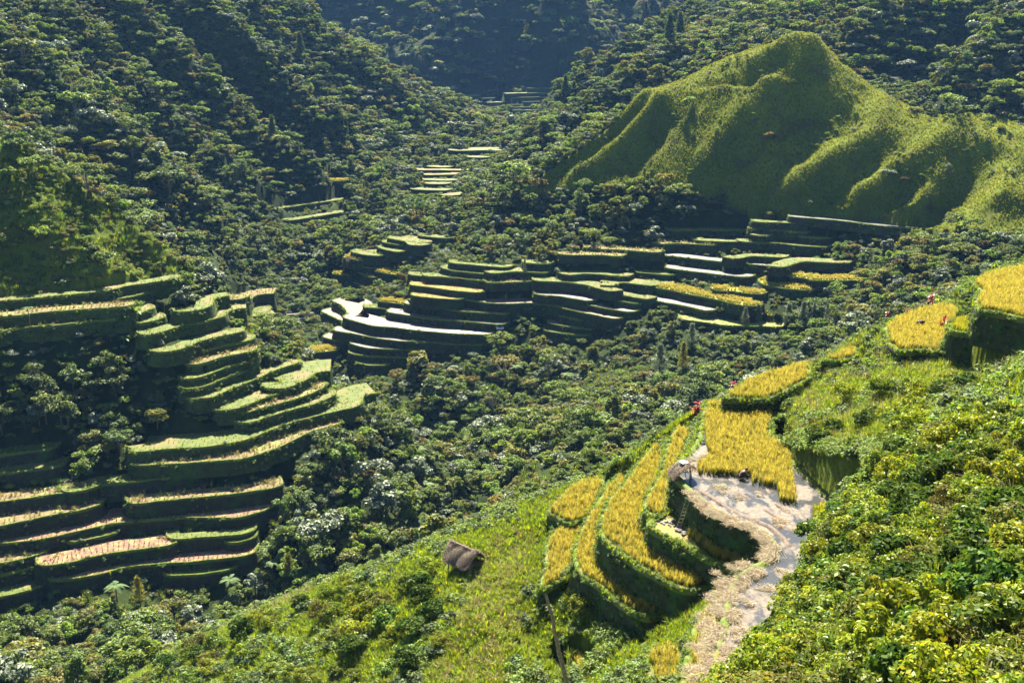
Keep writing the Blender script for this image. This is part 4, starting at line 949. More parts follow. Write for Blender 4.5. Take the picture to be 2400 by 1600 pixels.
# keep growth off the fields, with some air in front of the walls
wallf = np.zeros(Z.shape)
for t in TL:
    if t['g'] in 'F': continue
    fr = t['Q'][:, :2] - t['N'] * (t['h'] * 0.9); poly = np.r_[t['Q'][:, :2], fr[::-1]]
    m = boxed(poly); m[m] = inside(poly, X[m], GY[m]); wallf[m] = 1
def zone_of(px, py):
    """named part of the picture in which a plant stands"""
    z = np.full(px.shape, 'on the hillside', dtype=object)
    def s(m, w): z[m] = w
    s((px < 1170) & (py < 700), 'on the forested left mountain')
    s((px > 1150) & (py < 480), 'on the forested right mountain')
    s((px < 520) & (py > 700) & (py < 1060), 'on the dark slope between the left flights')
    s((px >= 430) & (px < 1000) & (py > 640) & (py < 1000), 'on the outer flank of the left spur')
    s((px >= 640) & (px < 1130) & (py >= 950) & (py < 1330), 'on the steep flank down to the ravine')
    s((px < 860) & (py >= 1290), 'in the valley bottom at lower left')
    s((px >= 850) & (px < 1480) & (py >= 780) & (py < 1060), 'in the ravine below the middle terraces')
    s((px >= 1480) & (py >= 700) & (py < 1010), 'in the hollow behind the golden crest')
    s((px >= 1100) & (py >= 470) & (py < 640), 'above the middle terraces')
    s((px >= 1000) & (px < 1560) & (py >= 1010) & (py < 1220), 'on the knoll in front of the ravine')
    s((px >= 1900) & (py >= 520) & (py < 700), 'on the slope right of the canal terraces')
    s((px >= 640) & (px < 1240) & (py >= 330) & (py < 620), 'in the upper valley')
    return z
def choose(n, p):
    return rng.choice(len(CROWNS), n, p=p / p.sum())
pts = []
for y0, y1, s, smin, smax in ((112, 175, 3.0, .55, 1.0), (175, 300, 3.1, .5, 1.05), (300, 470, 3.6, .55, 1.15), (470, 760, 4.3, .75, 1.35), (760, 1300, 8.5, 1.3, 2.3)):
    g = jitter_grid(y0, y1, s / 1.4); g = g[rng.random(len(g)) < np.clip(sample_grid(SLOPE, g[:, 0], g[:, 1]), 1.2, 2.6) / 2.6]; x, y = g.T
    oc = sample_grid(occf, x, y); wl_ = sample_grid(wallf, x, y); hl = sample_grid(hillf, x, y); lf = sample_grid(leftf, x, y)
    z = ground(x, y); sc = (smin + (smax - smin) * rng.random(len(x)) ** 1.6) * (1 + 0.25 * fbm(x / 40, y / 40, 61, 2)) * np.where(rng.random(len(x)) < .07, 1.55, 1.0)
    zlim = seen(x, y, z, 5.0 * sc)
    px, py = project(x, y, z)
    ok = (oc < 0.05) & (wl_ < 0.3) & zlim & (px > -150) & (px < 2550) & (py > -400) & (py < 1750)
    ok &= ~((hl > 0.4) & (rng.random(len(x)) > 0.012)) & ~((lf > 0.4) & (rng.random(len(x)) > 0.16))
    # thinner and lower round the terraces, so their walls stay in view
    near_t = (sample_grid(occf, x - 4 * x / np.hypot(x, y), y + 4) > 0.3) | (sample_grid(occf, x, y + 8) > 0.3)
    ok &= ~(near_t & (rng.random(len(x)) > 0.45)); sc = np.where(near_t, sc * 0.6, sc)
    ok &= ~((y < 170) & (px > 1540))
    kn = (y < 175) & (px > 1080) & (px < 1560); sc = np.where(kn, sc * .62, sc); ok &= ~(kn & (rng.random(len(x)) > .6))
    pts.append(np.c_[x, y, z, sc, px, py][ok])
pts = np.concatenate(pts)
# explicit clearings: fields that must stay in view, ridge crests with grass only
CLEAR = [[(1440,360),(1540,195),(1640,150),(1760,90),(1840,35),(1930,50),(2050,190),(2200,255),(2420,270),(2420,520),(1850,520),(1640,480)],
         [(1380,840),(1480,860),(1500,930),(1400,1000),(1360,950)], [(1620,720),(1850,735),(1850,775),(1620,770)],
         [(470,660),(560,740),(640,820),(740,850),(850,920),(800,900),(700,830),(560,760)]]
keep = np.ones(len(pts), bool)
for c in CLEAR[1:3]: keep &= ~inside(c, pts[:, 4], pts[:, 5])
pts = pts[keep]
# leave the view of every terrace open: no tall crown right in front of a wall or field
GX, GYp = 600, 400
tmask = np.zeros((GYp, GX), np.float32); _jj, _ii = np.meshgrid(np.arange(GX) * 4 + 2.0, np.arange(GYp) * 4 + 2.0)
for t in TL:
    q = np.array(t['pts'], float); fwd = float(np.median(t['Q'][:, 1])); wallpx = 0.85 * t['h'] * FPX / (fwd * 1.03); tr = min(14, 0.5 * t['d'] * FPX / fwd * 0.3)
    poly = np.r_[q - [0, tr], (q + [0, wallpx])[::-1]]
    m = (_jj > q[:, 0].min()) & (_jj < q[:, 0].max()) & (_ii > q[:, 1].min() - 20) & (_ii < q[:, 1].max() + 40)
    m[m] = inside(poly, _jj[m], _ii[m]); tmask[m] = np.maximum(tmask[m], fwd)
hits = np.zeros(len(pts)); tot = 0
for dx in (-.7, -.25, .25, .7):
    for dz in (2.0, 3.4, 4.8):
        qx, qy = project(pts[:, 0] + dx * 2.4 * pts[:, 3], pts[:, 1], pts[:, 2] + dz * pts[:, 3])
        ci = np.clip((qy / 4).astype(int), 0, GYp - 1); cj = np.clip((qx / 4).astype(int), 0, GX - 1)
        hits += (tmask[ci, cj] > pts[:, 1] - 6) & (qx > 0) & (qx < 2400); tot += 1
keep = (hits / tot < 0.2) | (rng.random(len(pts)) < 0.06)
print('cleared', (~keep).sum()); pts = pts[keep]; x, y, z, sc, px, py = pts.T
nz = fbm(x / 55, y / 55, 71, 3)
vid = np.zeros(len(pts), int)
base = choose(len(pts), CW)
dk = choose(len(pts), CW * np.array([4, 2, 1, 1, .6, 1, .5, .1, .2, 1, .5, 4])); br = choose(len(pts), CW * np.array([.3, .2, 1.2, .8, 2.2, 1.3, 1, 5, .6, 1, 1, .2]))
vid = np.where(nz > 0.22, br, np.where(nz < -0.15, dk, base))
flank = inside([(440,640),(700,640),(900,900),(1040,1010),(900,980),(640,790)], px, py); vid = np.where(flank & (rng.random(len(pts)) < .6), br, vid); sc = np.where(flank, sc * .6, sc)
size = sc / y; vis = (px > -20) & (px < 2420) & (py > 0) & (py < 1640)
order = np.argsort(-np.where(vis, size, 0)); IND = order[:300]; REST = order[300:]
def ordinal(n):
    if n <= 12: return ['first', 'second', 'third', 'fourth', 'fifth', 'sixth', 'seventh', 'eighth', 'ninth', 'tenth', 'eleventh', 'twelfth'][n - 1]
    return f"{n}{'th' if 10 < n % 100 < 14 else {1: 'st', 2: 'nd', 3: 'rd'}.get(n % 10, 'th')}"
zn = zone_of(px, py)
buckets = {}
for i in IND: buckets.setdefault((CROWNS[vid[i]][0], CROWNS[vid[i]][1], zn[i]), []).append(i)
for (cw, sw, zz), ids in buckets.items():
    ids = sorted(ids, key=lambda i: px[i])
    for k, i in enumerate(ids):
        r = empty('broadleaf_tree', (x[i], y[i], z[i] - 0.3), rng.uniform(0, 6.28)); r.scale = (sc[i],) * 3
        c = CROWNS[vid[i]]
        put(bpy.data.objects.new('crown', c[3]), r); put(bpy.data.objects.new('trunk', c[4]), r)
        lab = f"{cw} {sw} tree {zz}" if len(ids) == 1 else f"{ordinal(k + 1)} {cw} {sw} tree from the left {zz}"
        tag(r, lab, 'tree', 'trees that stand out ' + zz)
nr = len(REST)
rot = np.c_[rng.normal(0, .10, nr), rng.normal(0, .10, nr), rng.uniform(0, 6.28, nr)]
s3 = sc[REST][:, None] * np.c_[rng.uniform(.85, 1.2, nr), rng.uniform(.85, 1.2, nr), rng.uniform(.8, 1.2, nr)]
forest = scatter('forest', np.c_[x, y, z - 0.5][REST], CROWN_P, s3, rot, vid=vid[REST])
print('trees', len(pts))

# low growth between and below the terraces, reeds on the sunny crests
def growth(name, y0, y1, s, srcs, smin, smax, cond, zoff=-0.05):
    g = jitter_grid(y0, y1, s / 1.75); x, y = g.T
    g = g[rng.random(len(g)) < np.clip(sample_grid(SLOPE, x, y), 1, 3.4) / 3.06]; x, y = g.T
    oc = sample_grid(occf, x, y); z = ground(x, y); ok = (oc < 0.02) & seen(x, y, z, 1.2)
    px, py = project(x, y, z); ok &= (px > -60) & (px < 2460) & (py > -60) & (py < 1700)
    ok &= cond(x, y, z, px, py)
    x, y, z = x[ok], y[ok], z[ok]
    print(name, len(x))
    return scatter(name, np.c_[x, y, z + zoff], srcs, rng.uniform(smin, smax, len(x)))
SHRUB_S = [proto('shrub', crown_mesh('shrub_far', LEAFC[k], s, R=1.0, H=1.2, base=0.05, clumps=8, per=40, size=0.17, csize=0.5)[0]) for k, s in (('dark', 201), ('mid', 202), ('bright', 203), ('silver', 204), ('olive', 205))]
hl_ = lambda x, y: sample_grid(hillf, x, y); lf_ = lambda x, y: sample_grid(leftf, x, y)
growth('undergrowth', 112, 640, 2.1, SHRUB_S, .5, 1.3, lambda x, y, z, px, py: (hl_(x, y) < .3) & (lf_(x, y) < .5) & (rng.random(len(x)) < .75))
growth('hill_grass', 250, 440, 0.85, TUFTH, .35, .8, lambda x, y, z, px, py: (hl_(x, y) > .5))
growth('hill_bushes', 250, 440, 2.6, SHRUB_S, .4, 1.1, lambda x, y, z, px, py: (hl_(x, y) > .5) & (fbm(x / 12, y / 12, 81, 3) > .12) & (rng.random(len(x)) < .5))
growth('reeds', 190, 300, 1.3, REED + SHRUB_S[1:3] + SHRUB_S[4:], .5, 1.1, lambda x, y, z, px, py: (lf_(x, y) > .4) & (rng.random(len(x)) < .8))
growth('flank_reeds', 190, 300, 2.2, REED, .5, 1.1, lambda x, y, z, px, py: inside([(440,640),(700,700),(900,900),(1040,1010),(1000,1100),(640,850)], px, py))
growth('knoll_grass', 112, 185, 1.5, REED + TUFTH, .5, 1.0, lambda x, y, z, px, py: (rng.random(len(x)) < .5))
growth('clearing_grass', 180, 300, 1.1, TUFTH + TUFT, .5, 1.1, lambda x, y, z, px, py: inside(CLEAR[1], px, py) | inside(CLEAR[2], px, py))
# near hillside
PATH = [(1230,1240),(1260,1290),(1240,1380),(1215,1480),(1190,1600),(1000,1600),(1050,1500),(1090,1400),(1130,1300),(1190,1235)]
growth('meadow_grass', 40, 113, 0.38, TUFTN + TUFT[:1], .55, 1.15, lambda x, y, z, px, py: ~((px > 1700) & (y < 52)))
growth('dry_meadow_grass', 50, 113, 0.55, TUFTD, .5, 1.0, lambda x, y, z, px, py: inside(PATH, px, py) | ((fbm(x / 6, y / 6, 83, 3) > .28) & (px < 1500)))
growth('meadow_weeds', 44, 113, 1.1, WEEDN + WEED[2:3], .6, 1.7, lambda x, y, z, px, py: ~inside(PATH, px, py) & (fbm(x / 5, y / 5, 84, 3) > -.1))
# ------------------------------------------------------------------ near shrubs on the camera's own slope
NEARSH = []
LEAFC['nbright'] = leaf_mat('sunlit_shrub_leaves', [(0.0, (0.07, 0.12, 0.008)), (0.6, (0.14, 0.20, 0.014)), (1.0, (0.30, 0.30, 0.03))], 0.45, (1.5, 1.3, 0.32), 0.012, 0.4, 0.02)
LEAFC['nmid'] = leaf_mat('shrub_leaves', [(0.0, (0.04, 0.085, 0.010)), (0.6, (0.085, 0.145, 0.016)), (1.0, (0.20, 0.22, 0.03))], 0.42, (1.5, 1.3, 0.35), 0.014, 0.4, 0.02)
LEAFC['ndark'] = leaf_mat('glossy_shrub_leaves', [(0.0, (0.022, 0.05, 0.010)), (0.6, (0.045, 0.09, 0.014)), (1.0, (0.12, 0.16, 0.03))], 0.38, (1.5, 1.3, 0.4), 0.006, 0.45, 0.015)
LEAFC['nolive'] = leaf_mat('dull_shrub_leaves', [(0.0, (0.05, 0.07, 0.012)), (0.6, (0.10, 0.12, 0.02)), (1.0, (0.21, 0.19, 0.04))], 0.42, (1.4, 1.2, 0.4), 0.012, 0.5, 0.02)
for k, (key, word, sd, kw) in enumerate([('nbright', 'bright yellow-green', 301, dict(size=.07)), ('nmid', 'green', 302, {}), ('ndark', 'dark glossy', 303, dict(size=.10, per=60)), ('nbright', 'bright yellow-green', 304, dict(R=1.2, H=1.5)), ('nmid', 'green', 305, dict(R=0.9, H=1.6, size=.065, per=95)), ('nolive', 'olive', 306, dict(size=.055, per=110))]):
    a = dict(R=1.05, H=1.5, base=0.15, clumps=26, per=75, size=0.085, csize=0.30, up=0.5); a.update(kw)
    me, C = crown_mesh('crown', LEAFC[key], sd, **a)
    st = trunk_mesh('stem', M['bark'], C, sd, 0.5, 0.035, 9)
    NEARSH.append((word, me, st))
cand = []
g = jitter_grid(11, 54, 1.15, 0.62); x, y = g.T; z = ground(x, y); px, py = project(x, y, z)
BUSH = [(1595,1640),(1640,1500),(1710,1390),(1845,1315),(1915,1225),(1940,1120),(2060,1040),(2200,990),(2440,900),(2440,1660)]
px, py = project(x, y, z + 1.6)
ok = inside(BUSH, px, py) & seen(x, y, z, 1.5) & (sample_grid(occf, x, y) < .05)
cand.append(np.c_[x, y, z, rng.uniform(.7, 1.25, len(x))][ok])
g = jitter_grid(56, 112, 2.0, 0.62); x, y = g.T; z = ground(x, y); px, py = project(x, y, z)
bank = inside([(1890,980),(1990,930),(2200,910),(2440,900),(2440,1000),(2250,1040),(2050,1120),(1960,1180),(1910,1120)], px, py)
low = inside([(280,1640),(420,1530),(640,1430),(820,1370),(960,1320),(1050,1330),(1000,1400),(1080,1420),(1040,1520),(980,1640)], px, py)
side = inside([(1130,1240),(1230,1215),(1260,1300),(1200,1330)], px, py) | inside([(1250,1400),(1340,1390),(1500,1480),(1480,1640),(1260,1640)], px, py)
ok = (sample_grid(occf, x, y) < .05) & seen(x, y, z, 1.5) & ((bank & (rng.random(len(x)) < .55)) | (low & (rng.random(len(x)) < .42)) | (side & (rng.random(len(x)) < .07)))
cand.append(np.c_[x, y, z, rng.uniform(.7, 1.5, len(x))][ok])
cand = np.concatenate(cand); x, y, z, sc = cand.T; px, py = project(x, y, z + 0.6)
sv = rng.integers(0, 6, len(x)); fb = fbm(x / 7, y / 7, 97, 2); sv = np.where((fb > .2) & (rng.random(len(x)) < .6), 0, np.where((fb < -.2) & (rng.random(len(x)) < .6), 2, sv))
vis = (px > -10) & (px < 2410) & (py < 1640)
order = np.argsort(-np.where(vis, sc / y, 0)); ind = order[:300]; rest = order[300:]
buckets = {}
def nzone(px, py):
    if px > 1640 and py > 1130 or px > 2000 and py > 1000: return 'on the near slope at lower right' if py < 1400 else 'in the bottom right corner'
    if px > 1700: return 'on the bank beside the big paddy'
    if px > 1180: return 'below the golden terraces'
    return 'on the grassy slope at bottom centre'
for i in ind: buckets.setdefault((NEARSH[sv[i]][0], nzone(px[i], py[i])), []).append(i)
for (w, zz), ids in buckets.items():
    for k, i in enumerate(sorted(ids, key=lambda i: px[i])):
        r = empty('shrub', (x[i], y[i], z[i] - 0.1), rng.uniform(0, 6.28)); r.scale = (sc[i], sc[i], sc[i] * rng.uniform(.85, 1.25))
        put(bpy.data.objects.new('crown', NEARSH[sv[i]][1]), r); put(bpy.data.objects.new('stem', NEARSH[sv[i]][2]), r)
        tag(r, f"{ordinal(k + 1)} {w} shrub from the left {zz}" if len(ids) > 1 else f"{w} shrub {zz}", 'shrub', 'shrubs ' + zz)
if len(rest): scatter('thicket', np.c_[x, y, z - 0.1][rest], [proto('crown', s[1]) for s in NEARSH], sc[rest], vid=sv[rest])
print('near shrubs', len(x))
REEDN = [proto('reed', blades_mesh('tall_grass', m, 30, 1.15, 0.9, 0.02, 0.95, seed=s)) for s, m in ((41, G_FRESH), (42, G_DRY), (43, G_FRESH))]
g = jitter_grid(11, 54, 0.75, 0.62); x, y = g.T; z = ground(x, y); px, py = project(x, y, z)
px, py = project(x, y, z + 1.5)
ok = inside(BUSH, px, py) & (y > 17) & (rng.random(len(x)) < .45) & (sample_grid(occf, x, y) < .05)
scatter('tall_grass', np.c_[x, y, z][ok], REEDN, rng.uniform(.6, 1.25, ok.sum()))
growth('bank_grass', 62, 108, 0.8, REEDN, .6, 1.1, lambda x, y, z, px, py: inside([(1780,1020),(1880,850),(2000,800),(2250,830),(2440,850),(2440,1000),(2050,1120),(1900,1150)], px, py) & (rng.random(len(x)) < .7))

# ------------------------------------------------------------------ special plants
def strap_leaves(n, L, w, r, z0=0.0, el=(0.2, 1.2), droop=0.7):
    V = []; Fq = []
    for k in range(n):
        az = r.uniform(0, 6.283); e = r.uniform(*el); d = np.array([math.cos(az), math.sin(az), 0]); s = np.array([-d[1], d[0], 0])
        l = L * r.uniform(.75, 1.15); i = len(V); zz = z0 + r.normal() * 0.03
        for j, (t, ww) in enumerate(((0, .25), (.3, 1.0), (.65, .85), (1.0, .06))):
            c = d * (math.cos(e) * l * t) + np.array([0, 0, zz + math.sin(e) * l * t - droop * l * t * t * (0.35 + 0.4 * math.cos(e))])
            V += [c - s * w * ww * .5, c + s * w * ww * .5]
        Fq += [(i + 2 * j, i + 2 * j + 1, i + 2 * j + 3, i + 2 * j + 2) for j in range(3)]
    return V, Fq
def merged(parts):
    VV = []; FF = []; o = 0
    for V, Fq in parts:
        VV.append(np.asarray(V)); FF.append(np.asarray(Fq) + o); o += len(V)
    return np.concatenate(VV), np.concatenate(FF)
M['ti'] = leaf_mat('crimson_leaves', [(0.0, (0.10, 0.008, 0.02)), (0.6, (0.35, 0.012, 0.045)), (1.0, (0.62, 0.05, 0.13))], 0.5, (1.3, 0.6, 0.7), 0.06, 0.35, 0.01)
def cordyline(px, py, hpx, y0, y1, label, Y=None):
    b = hit(px, py, y0, y1, Z) if Y is None else at_y(px, py, Y); b.z = max(b.z, float(ground(b.x, b.y)))
    h = hpx / FPX * (b.y * CP - b.z * SP); r = np.random.default_rng(int(px))
    root = empty('red_cordyline', b); ns = 2 if hpx > 20 else 1
    lines = []
    for s in range(ns):
        ox, oy = r.normal(size=2) * 0.10 * h; hh = h * (0.85 if s == 0 else 0.55)
        lines.append((np.array([[ox * .3, oy * .3, -.3], [ox * .7, oy * .7, hh * .5], [ox, oy, hh]]), [0.025 * h, 0.022 * h, 0.015 * h]))
        parts = []
        for tier in (1.0, 0.82, 0.62):
            V, Fq = strap_leaves(9, 0.34 * h, 0.10 * h, r, hh * tier); V = np.array(V) + np.array([ox, oy, 0]); parts.append((V, Fq))
        V, Fq = merged(parts); obj_np('leaf_rosette', V, [Fq], M['ti'], root)
    put(bpy.data.objects.new('stem', tubes_mesh('stem', M['bark'], lines, 5)), root)
    tag(root, label, 'plant', 'crimson-leaved plants on the terrace edges')
cordyline(1637, 985, 46, 80, 110, 'tall crimson plant on the grass bund left of the big rice field')
cordyline(1712, 922, 30, 80, 110, 'crimson plant at the left tip of the olive-gold field')
cordyline(2183, 724, 36, 90, 125, 'dark red plant on the crest behind the bent-over harvester')
cordyline(2127, 740, 20, 90, 125, 'pinkish red plant poking over the crest, left of the harvester')
cordyline(2206, 778, 40, 80, 110, 'crimson plant at the right corner of the tilted golden field, left one')
cordyline(2214, 792, 34, 80, 110, 'crimson plant at the right corner of the tilted golden field, lower one')
cordyline(1393, 1122, 18, 85, 120, 'small crimson plant above the brightest yellow field')
cordyline(2082, 748, 20, 90, 125, 'faded reddish plant at the left end of the golden crest')
cordyline(559, 1218, 12, 140, 230, 'tiny red plant at the edge of the widest stubble field')
# bananas
M['banana'] = leaf_mat('banana_leaf', [(0.0, (0.05, 0.13, 0.01)), (1.0, (0.16, 0.26, 0.03))], 0.5, (1.3, 1.2, 0.4), 0.015, 0.45)
for k, (bx, by, hh, lab) in enumerate([(322, 757, 5.0, 'banana plant at the end of the third left terrace, taller one'), (296, 766, 4.0, 'yellowish banana plant left of the taller one'), (1900, 545, 4.5, 'banana plant under the canal, left one'), (1938, 552, 4.0, 'banana plant under the canal, right one'), (2240, 545, 6.0, 'big palm-like banana plant right of the canal'), (292, 815, 3.5, 'single pale banana shoot among the dark left shrubs')]):
    b = hit(bx, by, 150, 345, Z); r = np.random.default_rng(500 + k); root = empty('banana_plant', b)
    V, Fq = strap_leaves(11, hh * .55, hh * .16, r, hh * .55, (0.5, 1.35), 0.9); obj_np('leaves', V, [Fq], M['banana'], root)
    put(bpy.data.objects.new('stem', tubes_mesh('stem', LEAFC['olive'], [(np.array([[0, 0, -.5], [0.05, 0, hh * .3], [0, 0, hh * .58]]), [.16, .13, .08])], 6)), root)
    tag(root, lab, 'banana plant', 'banana plants')
# tree ferns
M['fern'] = leaf_mat('fern_fronds', [(0.0, (0.05, 0.10, 0.03)), (1.0, (0.15, 0.22, 0.08))], 0.45, (1.2, 1.15, 0.6), 0.012, 0.5)
def frond_mesh(seed, n=13, L=2.1):
    r = np.random.default_rng(seed); V = []; Fq = []
    for k in range(n):
        az = 6.283 * k / n + r.normal() * .15; e = r.uniform(.15, .7); d = np.array([math.cos(az), math.sin(az), 0]); s = np.array([-d[1], d[0], 0]); l = L * r.uniform(.8, 1.1)
        for t in np.linspace(.08, 1, 12):
            c = d * (math.cos(e) * l * t) + np.array([0, 0, math.sin(e) * l * t - .55 * l * t * t]); w = .42 * l * (math.sin(3.14 * min(1, t * .9 + .08)) ** .7) * .5
            for sg in (-1, 1):
                i = len(V); tip = c + s * sg * w + d * w * .45 + np.array([0, 0, -.12 * w])
                V += [c - d * .055 * l, c + d * .045 * l, tip]; Fq.append((i, i + 1, i + 2))
    return mesh_np('fronds', V, [np.array(Fq)], M['fern'])
FR = [frond_mesh(s) for s in (601, 602, 603)]
FT_TRUNK = tubes_mesh('trunk', M['bark'], [(np.array([[0, 0, -1.5], [.05, 0, -.6], [0, 0, 0.0]]), [.13, .11, .10])], 6)
FERN_PX = [(72,770,4.5),(260,800,1.5),(560,560,3),(640,590,3),(470,520,3),(420,430,3),(530,470,3),(610,540,3),(350,300,3),(690,560,3),(760,580,3),(830,510,3),(870,470,3),(900,420,3),(780,350,3),(860,300,3),(920,310,3),(1010,330,3),
           (1120,940,3),(1210,880,3),(1060,1010,3),(980,1080,3),(870,1040,3),(760,1040,3),(900,1120,3),(1330,900,3),(1560,930,3),(1680,880,3),(1900,800,3),(1230,470,3),(1320,480,3),(1400,500,3),(1020,500,3),(940,470,3),(1130,440,3),(275,1410,3.5),(640,1350,3),(540,1390,3),(1450,1120,2),(250,640,3),
           (330,230,3),(480,300,3),(1700,930,3),(1800,860,3),(1180,1010,3),(720,1180,3),(820,1230,3),(1000,1160,3)]
fl = []
for k, (bx, by, hh) in enumerate(FERN_PX):
    b = hit(bx, by, 112, 700, Z); fl.append((bx, by, hh, b))
fz = zone_of(np.array([f[0] for f in fl]), np.array([f[1] for f in fl])); cnt = {}
for q in np.argsort([f[0] for f in fl]): cnt.setdefault(fz[q], []).append(q)
for zz, ids in cnt.items():
    for k, q in enumerate(ids):
        bx, by, hh, b = fl[q]; root = empty('tree_fern', b, k * 1.3); s = rng.uniform(.8, 1.25)
        f1 = bpy.data.objects.new('fronds', FR[q % 3]); put(f1, root); f1.location = (0, 0, hh); f1.scale = (s, s, s)
        t1 = bpy.data.objects.new('trunk', FT_TRUNK); put(t1, root); t1.location = (0, 0, hh); t1.scale = (s, s, (hh + .3) / 1.5)
        tag(root, f"{ordinal(k + 1)} feathery tree fern from the left {zz}" if len(ids) > 1 else f"single feathery tree fern {zz}", 'tree fern', 'tree ferns')
# grey feathery trees and pines
def feather_mesh(name, mat, seed, H, R, n=46, per=26, size=.16, point=1.0, thin=.22):
    r = np.random.default_rng(seed); V = []; Fq = []; lines = []
    for k in range(n):
        zz = H * (0.12 + 0.85 * k / n); az = k * 2.4 + r.normal() * .3; l = R * (1 - (zz / H) ** point * .9) * r.uniform(.75, 1.15)
        d = np.array([math.cos(az), math.sin(az), .65]); d /= np.linalg.norm(d); tip = np.array([0, 0, zz]) + d * l
        lines.append((np.array([[0, 0, zz], tip]), [.02, .006]))
        for j in range(per):
            t = r.uniform(.25, 1.05); p = np.array([0, 0, zz]) + d * l * t + r.normal(size=3) * .07 * R
            u = d + r.normal(size=3) * .55 + np.array([0, 0, .35]); u /= np.linalg.norm(u); v = np.cross(u, r.normal(size=3)); v /= np.linalg.norm(v); s = size * r.uniform(.7, 1.4); i = len(V)
            V += [p - u * s, p + v * s * thin, p + u * s, p - v * s * thin]; Fq.append((i, i + 1, i + 2, i + 3))
    lines.append((np.array([[0, 0, -.6], [0, 0, H * .5], [0, 0, H]]), [.13, .09, .02]))
    return mesh_np(name, V, [np.array(Fq)], mat), tubes_mesh('trunk', M['bark'], lines, 4)
FE = [feather_mesh('crown', LEAFC['silver'], 701, 8, 2.6, 60, 34, .26), feather_mesh('crown', LEAFC['silver'], 702, 7, 1.5, 44, 26, .22), feather_mesh('crown', LEAFC['olive'], 703, 7.5, 2.2, 50, 30, .25)]
PI = [feather_mesh('crown', LEAFC['dark'], 704, 11, 3.2, 70, 40, .38, .8, .3), feather_mesh('crown', LEAFC['dark'], 705, 9, 2.6, 60, 40, .34, .8, .3)]
for k, (bx, by, s, v, lab) in enumerate([(1545,880,1.25,0,'large pale feathery tree below the marshy field, left one'),(1600,868,1.2,2,'olive feathery tree next to the large pale one'),(1620,815,1.0,0,'pale feathery tree just under the marshy field'),(1745,762,.75,0,'thin pale tree at the marshy field edge'),(1775,758,.8,0,'second thin pale tree at the marshy field edge'),(1845,775,1.15,0,'widest silvery tree right of the marshy field'),(1880,770,1.1,0,'silvery tree right of the widest silvery one'),(1905,760,1.0,1,'pointed young conifer-like tree, left of a pair'),(1935,762,1.0,1,'pointed young conifer-like tree, right of a pair'),(2050,770,.85,1,'small pointed tree left of the golden crest'),(2085,758,.8,1,'small pointed tree behind the golden crest'),(1230,640,.75,1,'small whitish tree above the trapezoid grassy block'),(1180,620,.8,1,'slim grey tree above the centre terraces'),(330,1420,.9,2,'feathery olive tree in the lower left valley'),(680,1370,.95,2,'feathery olive tree at the end of the lowest stubble terrace')]):
    b = hit(bx, by, 112, 345, Z); root = empty('feathery_tree', b - Vector((0, 0, .3)), k * 1.7); root.scale = (s, s, s)
    put(bpy.data.objects.new('crown', FE[v][0]), root); put(bpy.data.objects.new('trunk', FE[v][1]), root); tag(root, lab, 'tree', 'feathery grey trees')
for k, (bx, by, s, v, lab) in enumerate([(1568,105,1.5,0,'dark pine on the right ridge skyline, left of the group'),(1592,100,1.6,0,'tallest dark pine on the right ridge skyline'),(1612,95,1.3,1,'dark pine on the right ridge skyline, right of the group'),(1325,232,1.3,0,'dark pine beside the far terraces, left one'),(1345,228,1.1,1,'dark pine beside the far terraces, right one'),(1745,112,1.1,1,'dark tree left of the cone hill summit'),(1515,112,1.2,1,'dark pine lower on the right ridge'),(705,135,1.3,0,'round-topped pine on the left mountain skyline'),(690,340,1.2,1,'pine standing out on the left mountain, upper'),(640,330,1.1,0,'pine standing out on the left mountain, lower')]):
    b = hit(bx, by, 330, 720, Z); root = empty('pine_tree', b - Vector((0, 0, .5)), k * 2.1); root.scale = (s, s, s)
    put(bpy.data.objects.new('crown', PI[v][0]), root); put(bpy.data.objects.new('trunk', PI[v][1]), root); tag(root, lab, 'pine tree', 'dark pines')
# bare-limbed spreading trees in the ravine
for k, (bx, by, s, key, lab) in enumerate([(1185,900,1.5,'rust','tree with bare pale limbs and sparse yellowish leaves'),(1285,890,1.6,'mid','flat-topped tree with long pale limb in the ravine, upper'),(1155,970,1.5,'mid','flat-topped tree with forked pale limb in the ravine, lower')]):
    b = hit(bx, by, 180, 320, Z); root = empty('spreading_tree', b - Vector((0, 0, .4)), k); root.scale = (s, s, s)
    me, C = crown_mesh('crown', LEAFC[key], 720 + k, R=3.0, H=3.6, base=2.6, shape='umbrella', clumps=12, per=30, size=.3)
    put(bpy.data.objects.new('crown', me), root); put(bpy.data.objects.new('trunk', trunk_mesh('trunk', solid_mat('pale_bark', (.2, .18, .15), (.42, .38, .33), 5), C, 720 + k, 1.6, .14, 9)), root); tag(root, lab, 'tree', 'bare-limbed trees in the ravine')

